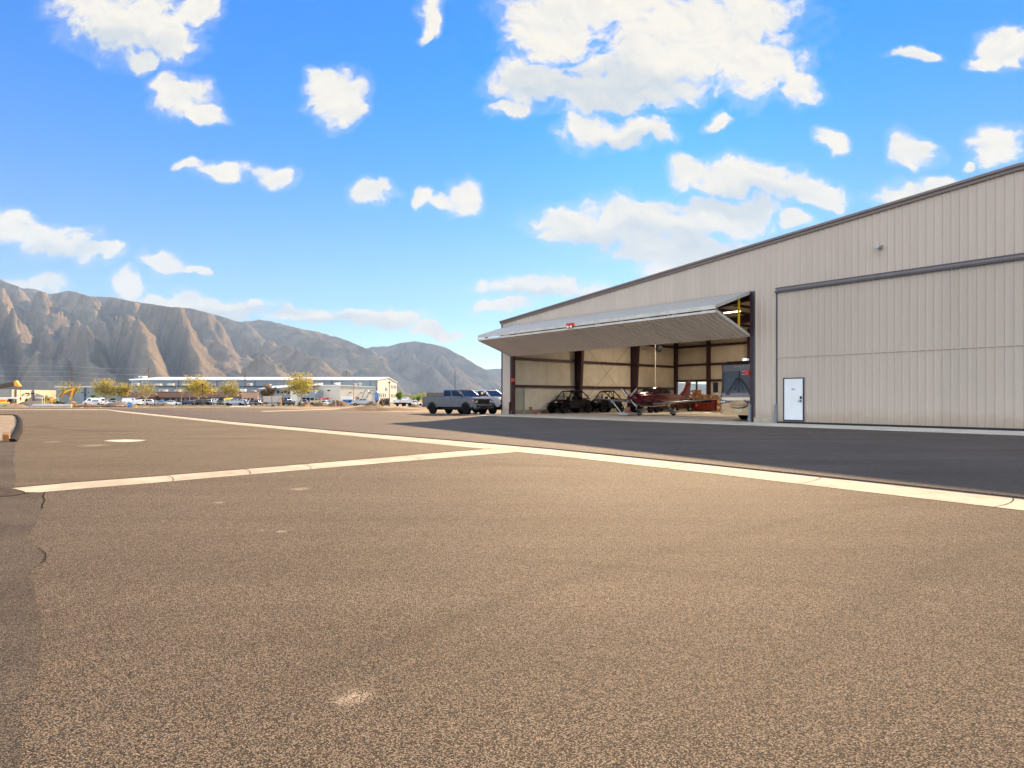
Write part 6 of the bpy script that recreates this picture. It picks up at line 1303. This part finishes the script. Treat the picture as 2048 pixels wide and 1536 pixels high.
q.box((-1.15, -.5, .25), (1.25, .5, .35)); q.box((-1.15, -.5, 2.05), (1.25, .5, 2.15)); q.build('frame', M('dark_rack_steel', S(60, 54, 50), .6), o)
for x in (-.65, .18, .88):
    q = MB(); q.lathe([(.1, .36), (.3, .42), (.3, 1.7), (.1, 1.95)], (x, 0, 0), 'z', 12); q.build('tank', M('dark_tank', S(84, 76, 68), .5), o)
# sign boards from behind
o = thing('sign_boards', 'pair of grey sign boards on timber posts with an orange edged end', 'sign', (BX(544, 158), 158, zg(158)), 0); Z = 158
for k, p in enumerate((525.5, 543.5, 562)):
    MB().box((BX(p, Z) - BX(544, Z) - .08, .06, 0), (BX(p, Z) - BX(544, Z) + .08, .2, ZH(791.5, Z) - zg(Z))).build('post', M('orange_post', S(224, 150, 50), .7) if k == 2 else M('brown_post', S(120, 76, 52), .8), o)
for p0, p1 in ((526.5, 542.8), (544.2, 561.3)):
    MB().box((BX(p0, Z) - BX(544, Z), .0, ZH(804, Z) - zg(Z)), (BX(p1, Z) - BX(544, Z), .05, ZH(792, Z) - zg(Z))).build('board', M('grey_board', S(172, 166, 154), .7), o)
q = MB(); q.bar((BX(527, Z) - BX(544, Z), -.03, ZH(797, Z) - zg(Z)), (BX(535, Z) - BX(544, Z), .9, .3), .06, .06); q.bar((BX(561, Z) - BX(544, Z), -.03, ZH(797, Z) - zg(Z)), (BX(548, Z) - BX(544, Z), -.9, .3), .06, .06); q.build('brace', M('brown_post', (0, 0, 0, 1)), o)
# excavator
ylw = M('excavator_yellow', S(226, 160, 40), .45, .1, .12); Ze = 178; ex = thing('excavator', 'yellow tracked excavator with its bucket resting on the ground', 'excavator', (BX(112, Ze), Ze, zg(Ze)), 0)
def E(p, y, d=0): return (BX(p, Ze) - BX(112, Ze), d, ZH(y, Ze) - zg(Ze))
for sy in (-1.1, 1.1):
    q = MB(); pr = [(1.9*math.copysign(1, math.cos(t)) + .42*math.cos(t), sy, .42 + .42*math.sin(t)) for t in (2*math.pi*k/20 for k in range(20))]
    q.prism([(p[0] - .2, p[2]) for p in pr], sy - .28, sy + .28); q.build('track', M('track_steel', S(70, 62, 54), .8), ex)
q = MB(); q.box((-1.2, -.9, .5), (.9, .9, .95)); q.build('undercarriage', blackp, ex)
hs = MB().box((E(91, 0)[0], -1.25, E(0, 805)[2]), (E(112, 0)[0], 1.25, E(0, 796)[2])).build('engine_house', ylw, ex, .08); MB().box((E(91, 0)[0] + .2, -1.262, 1.5), (E(98, 0)[0], -1.251, 2.1)).build('grille', blackp, hs); MB().box((E(101, 0)[0], -1.265, 1.5), (E(105, 0)[0], -1.251, 2.1)).build('emblem', M('black_white_emblem', S(70, 64, 60), .5), hs)
q = MB(); q.box((E(112.5, 0)[0], -1.2, .98), (E(119, 0)[0], 1.2, 1.6)); q.build('deck', ylw, ex, .04)
cbm = MB().hexa([(E(118.5, 0)[0], -1.2, 1.0), (E(127, 0)[0], -1.2, 1.0), (E(127, 0)[0], -.2, 1.0), (E(118.5, 0)[0], -.2, 1.0)], [(E(119, 0)[0], -1.15, 2.65), (E(125.5, 0)[0], -1.15, 2.65), (E(125.5, 0)[0], -.25, 2.65), (E(119, 0)[0], -.25, 2.65)]).build('cab', blackp, ex, .05); q = MB(); q.box((E(120, 0)[0], -1.225, 1.4), (E(122.5, 0)[0], -1.19, 2.5)); q.box((E(123, 0)[0], -1.225, 1.2), (E(125.3, 0)[0], -1.19, 2.5)); q.build('cab_glass', M('pale_cab_glass', S(150, 190, 180), .1), cbm)
q = MB()
for a, b, wa, wb in ((E(111, 804), E(119, 793), .55, .75), (E(119, 793), E(133, 783), .75, .6), (E(133, 783), E(146, 778), .6, .45)):
    d = (Vector(b) - Vector(a)).normalized(); n_ = Vector((-d.z, 0, d.x)); a, b = Vector(a), Vector(b)
    q.hexa([a - n_*wa/2 + Vector((0, -.22, 0)), b - n_*wb/2 + Vector((0, -.22, 0)), b - n_*wb/2 + Vector((0, .22, 0)), a - n_*wa/2 + Vector((0, .22, 0))], [a + n_*wa/2 + Vector((0, -.22, 0)), b + n_*wb/2 + Vector((0, -.22, 0)), b + n_*wb/2 + Vector((0, .22, 0)), a + n_*wa/2 + Vector((0, .22, 0))])
q.build('boom', ylw, ex, .03); q = MB(); a, b = Vector(E(147.5, 777)), Vector(E(140.5, 801)); q.hexa([a + Vector((-.35, -.2, 0)), a + Vector((.3, -.2, 0)), a + Vector((.3, .2, 0)), a + Vector((-.35, .2, 0))], [b + Vector((-.18, -.18, 0)), b + Vector((.2, -.18, 0)), b + Vector((.2, .18, 0)), b + Vector((-.18, .18, 0))]); q.build('stick', ylw, ex, .03)
q = MB(); q.cyl(E(116, 799, -.3), E(128, 784.5, -.3), .1, n=8); q.cyl(E(134, 780.5), E(146, 774.5), .1, n=8); q.cyl(E(149.5, 781), E(146, 796), .08, n=8); q.build('hydraulic_cylinder', M('dark_cylinder', S(60, 56, 52), .4, .5), ex)
q = MB(); q.prism([(E(138.5, 0)[0], .95), (E(139.5, 0)[0], .25), (E(143, 0)[0], .0), (E(149, 0)[0], .15), (E(150.5, 0)[0], .95), (E(145, 0)[0], 1.3)], -.6, .6); q.build('bucket', M('worn_bucket', S(178, 136, 84), .6, .2, .25), ex, .04)
# crane at the left edge
Zc_ = 100; crn = thing('crane', 'yellow mobile crane reaching in with a dark telescopic boom and red hook', 'crane', (BX(-34, Zc_), Zc_, zg(Zc_)), 0)
def K(p, y, d=0): return (BX(p, Zc_) - BX(-34, Zc_), d, ZH(y, Zc_) - zg(Zc_))
ycr = M('crane_yellow', S(238, 160, 30), .45, .1, .1); dkb = M('dark_boom', S(72, 66, 52), .6, .1, .35, 3)
q = MB(); q.bar(K(-150, 800), K(-20, 777.5), .95, .85); bm = q.build('boom', ycr, crn, .03); q = MB(); q.bar(K(-22, 777.8), K(30, 767.2), .70, .62); q.build('inner_boom', dkb, bm, .03)
q = MB(); q.prism([(K(29, 0)[0], K(0, 772)[2]), (K(30, 0)[0], K(0, 762)[2]), (K(34, 0)[0], K(0, 761)[2]), (K(37, 0)[0], K(0, 766)[2]), (K(41.5, 0)[0], K(0, 772)[2]), (K(40.5, 0)[0], K(0, 774.5)[2]), (K(35, 0)[0], K(0, 773)[2])], -.25, .25); q.build('boom_head', ycr, bm, .03)
q = MB(); q.cyl(K(41.2, 773), K(41.2, 797), .022, n=6); q.build('cable', blackp, crn); q = MB(); q.lathe([(.02, .35), (.10, .28), (.16, .1), (.10, -.05), (.03, -.12), (.05, -.2), (.02, -.3)], (K(41.2, 798)[0], 0, K(0, 798.5)[2]), 'z', 12); q.build('hook_block', M('red_plastic', (0, 0, 0, 1)), crn)
q = MB(); q.box((K(-150, 0)[0], -1.2, .6), (K(2, 0)[0], 1.2, 1.0)); q.box((K(-120, 0)[0], -1.1, 1.0), (K(-70, 0)[0], 1.1, 2.3)); q.build('carrier', ycr, crn, .05); q = MB(); q.box((K(-60, 0)[0], -1.15, 1.0), (K(4, 0)[0], 1.15, 1.25)); q.box((K(0, 0)[0], -1.1, .45), (K(9, 0)[0], 1.1, .75)); q.box((K(-3, 0)[0], -.8, 1.25), (K(1, 0)[0], -.3, 1.6)); q.build('deck', ycr, crn, .04)
for x in (-4.2, -2.6, 1.2): wheel(crn, x, -1.05, .55, .35, rim_sil, 6, -1, 16); wheel(crn, x, 1.05, .55, .35, rim_sil, 6, 1, 16)
q = MB(); q.box((K(5, 0)[0] - .08, -1.2, .05), (K(5, 0)[0] + .08, -1.0, .6)); q.cyl((K(5, 0)[0], -1.1, 0), (K(5, 0)[0], -1.1, .06), .25, n=12); q.build('outrigger', blackp, crn)
# pipes, markers, small things along the lane end
def lie(nm, lab, cat, p0, p1, Z, r, mt, grp, open_=True, dz=0.0):
    o = thing(nm, lab, cat, (BX((p0 + p1)/2, Z), Z, zg(Z) + dz), 0, grp); l_ = (BX(p1, Z) - BX(p0, Z))/2
    if open_: MB().lathe([(r*.86, -l_), (r, -l_), (r, l_), (r*.86, l_)], (0, 0, r), 'x', 18).build('pipe', mt, o); q = MB(); q.lathe([(r*.855, l_*.98), (r*.855, -l_*.98)], (0, 0, r), 'x', 18); q.build('bore', black_r, o)
    else: MB().cyl((-l_, 0, r), (l_, 0, r), r, n=10).build('pipe', mt, o)
    return o
pg = M('pale_concrete_pipe', S(200, 198, 190), .7, 0, .08); rs_ = M('rusty_steel_pipe', S(120, 66, 44), .7, .2, .3)
lie('concrete_pipe', 'thick pale concrete pipe lying at the lane end', 'pipe', 66, 143, 84, .20, pg, 'pipes at the lane end', dz=.09); lie('steel_pipe', 'rusty steel pipe next to the concrete one', 'pipe', 145, 190, 85, .09, rs_, 'pipes at the lane end', False, .03); lie('steel_pipe', 'rusty steel pipe in the middle of the row', 'pipe', 191, 236, 85.5, .09, rs_, 'pipes at the lane end', False, .03); lie('steel_pipe', 'short rusty pipe ending at the blue bin', 'pipe', 237, 253, 85, .09, rs_, 'pipes at the lane end', False, .03); lie('steel_pipe', 'thin pale rail left of the concrete pipe', 'pipe', 10, 62, 86, .06, M('pale_rail', S(180, 160, 130), .7), 'pipes at the lane end', False, .03)
blk2 = M('timber_block', S(196, 168, 126), .8, 0, .2)
def chunk(lab, px, Z, w, d, h_, mt, nm='timber_block', cat='block', grp='timber blocks along the lane end', rz=.2):
    o = MB().hexa([(-w/2, -d/2, 0), (w/2, -d/2, 0), (w/2, d/2, 0), (-w/2, d/2, 0)], [(-w/2*.94, -d/2*.9, h_), (w/2*.95, -d/2*.92, h_*.96), (w/2*.93, d/2*.9, h_), (-w/2*.96, d/2*.9, h_*.93)]).build(nm, mt, None, .01)
    o.location = (BX(px, Z), Z, zg(Z) - .01); o.rotation_euler = (0, 0, rz); return tag(o, lab, cat, grp)
chunk('timber block under the left of the concrete pipe', 54, 83, .5, .25, .12, blk2); chunk('timber block propping the concrete pipe middle', 79, 83.2, .5, .3, .10, blk2, rz=-.1); chunk('timber block near the concrete pipe mouth', 140, 82.6, .4, .3, .1, blk2); chunk('timber block beside the first rusty pipe', 163, 83, .35, .25, .12, blk2); chunk('timber block before the middle rusty pipe', 200, 82.8, .3, .25, .1, blk2)
brn = M('brown_scrap', S(150, 96, 50), .8, 0, .3); chunk('low brown scrap heap behind the first rusty pipe', 172, 88, 1.0, .6, .32, brn, 'scrap_heap', 'scrap', 'scrap piles at the lane end', .1); chunk('black rubber mat heap by the gravel pile', 219, 88, .8, .5, .26, black_r, 'scrap_heap', 'scrap', 'scrap piles at the lane end', 0); chunk('pale broken plank heap left of the blue bin', 239, 88, .9, .5, .3, blk2, 'scrap_heap', 'scrap', 'scrap piles at the lane end', .3); chunk('orange tipped barricade board lying on the dirt', 614, 105, .6, .35, .3, M('orange_board', S(232, 160, 84), .6), 'barricade_board', 'board', None, .3); chunk('orange net roll behind the concrete pipe', 104, 88, .65, .3, .5, M('orange_net', S(236, 140, 40), .7), 'net_roll', 'roll', None, 0)
chunk('cream broken kerb stone right of the yellow hydrant', 287, 84, .4, .2, .13, blk2, 'kerb_stone', 'stone', 'broken stones at the lane end', .2); chunk('second cream broken kerb stone further right', 294, 84.4, .3, .2, .11, blk2, 'kerb_stone', 'stone', 'broken stones at the lane end', -.2)
for px_, top, lab in ((89, 792, 'pale green marker post standing left of the excavator emblem'), (104, 797, 'pale green marker post standing before the excavator house'), (84.5, 794, 'yellowish marker stake left of the green posts')):
    Z = 112; o = thing('marker_post', lab, 'post', (BX(px_, Z), Z, zg(Z)), 0, 'marker posts by the gravel'); hh = ZH(top, Z) - zg(Z); MB().box((-.07, -.02, 0), (.07, .02, hh)).build('stake', M('pale_green_plastic', S(196, 214, 150), .5), o); MB().box((-.072, -.025, hh - .25), (.072, .025, hh - .05)).build('reflector', M('white_plastic', (0, 0, 0, 1)), o)
o = thing('blue_bin', 'small blue bin with two white marks at the lane end', 'bin', (BX(259.5, 86), 86, zg(86)), -.1); MB().hexa([(-.24, -.22, 0), (.24, -.22, 0), (.24, .22, 0), (-.24, .22, 0)], [(-.22, -.2, .66), (.22, -.2, .66), (.22, .2, .66), (-.22, .2, .66)]).build('bin_body', M('blue_plastic', S(30, 108, 160), .45), o, .02); MB().hexa([(-.23, -.21, .665), (.23, -.21, .665), (.23, .21, .665), (-.23, .21, .665)], [(-.18, -.15, .74), (.18, -.15, .74), (.18, .15, .74), (-.18, .15, .74)]).build('lid', M('blue_plastic', (0, 0, 0, 1)), o, .01); q = MB(); q.box((-.17, -.232, .36), (-.07, -.215, .46)); q.box((.02, -.232, .36), (.12, -.215, .46)); q.build('mark', hvw, o)
def hydrant(lab, px, Z, mt, s_):
    o = thing('fire_hydrant', lab, 'hydrant', (BX(px, Z), Z, zg(Z)), 0, 'fire hydrants'); MB().lathe([(.16*s_, 0), (.16*s_, .05*s_), (.1*s_, .06*s_), (.1*s_, .5*s_), (.14*s_, .51*s_), (.13*s_, .58*s_), (.06*s_, .68*s_), (.02*s_, .72*s_)], (0, 0, 0), 'z', 14).build('barrel', mt, o)
    q = MB(); q.cyl((-.2*s_, 0, .4*s_), (.2*s_, 0, .4*s_), .06*s_, n=10); q.cyl((0, -.2*s_, .36*s_), (0, 0, .36*s_), .07*s_, n=10); q.build('nozzle', mt, o)
hydrant('yellow fire hydrant at the lane end beside the blue bin', 273, 86, M('hydrant_yellow', S(240, 180, 20), .5), .6); hydrant('red fire hydrant in front of the tall brown mound', 678, 101, M('hydrant_red', S(176, 34, 30), .5), .85)
o = thing('survey_stake', 'wooden survey stake in front of the tall brown mound', 'stake', (BX(671.5, 104), 104, zg(104)), 0); MB().box((-.06, -.02, 0), (.06, .02, 1.15)).build('stake', blk2, o); MB().box((-.065, -.025, .95), (.065, .025, 1.1)).build('ribbon', M('orange_net', (0, 0, 0, 1)), o)
R = random.Random(21); wbag = M('white_sand_bag', S(228, 222, 210), .8, 0, .08, 4, bump=.4, bs=8)
labs = ['first white sand bag at the left end of the row', 'second white sand bag from the left end', 'third white sand bag from the left end', 'fourth white sand bag from the left end', 'middle white sand bag of the row', 'white sand bag just past the middle', 'white sand bag before the gap in the row', 'white sand bag beyond the gap in the row', 'white sand bag humped highest in the row', 'last white sand bag at the right end']
for k, px_ in enumerate((461, 465, 469, 472.5, 476, 480, 484, 491, 495.5, 499)):
    q = MB(); hh = .13 if k != 8 else .19; q.loft([[(x, w_*math.cos(2*math.pi*j/10), hh + hh*s_*math.sin(2*math.pi*j/10)) for j in range(10)] for x, w_, s_ in ((-.2, .05, .4), (-.15, .14, .9), (0, .17, 1), (.14, .14, .85), (.2, .06, .4))])
    o = q.build('sand_bag', wbag); o.location = (BX(px_, 84 + R.uniform(-.4, .4)), 84, zg(84) - .02); o.rotation_euler = (0, 0, R.uniform(-.4, .4)); tag(o, labs[k], 'sand bag', 'white sand bags at the lane end')
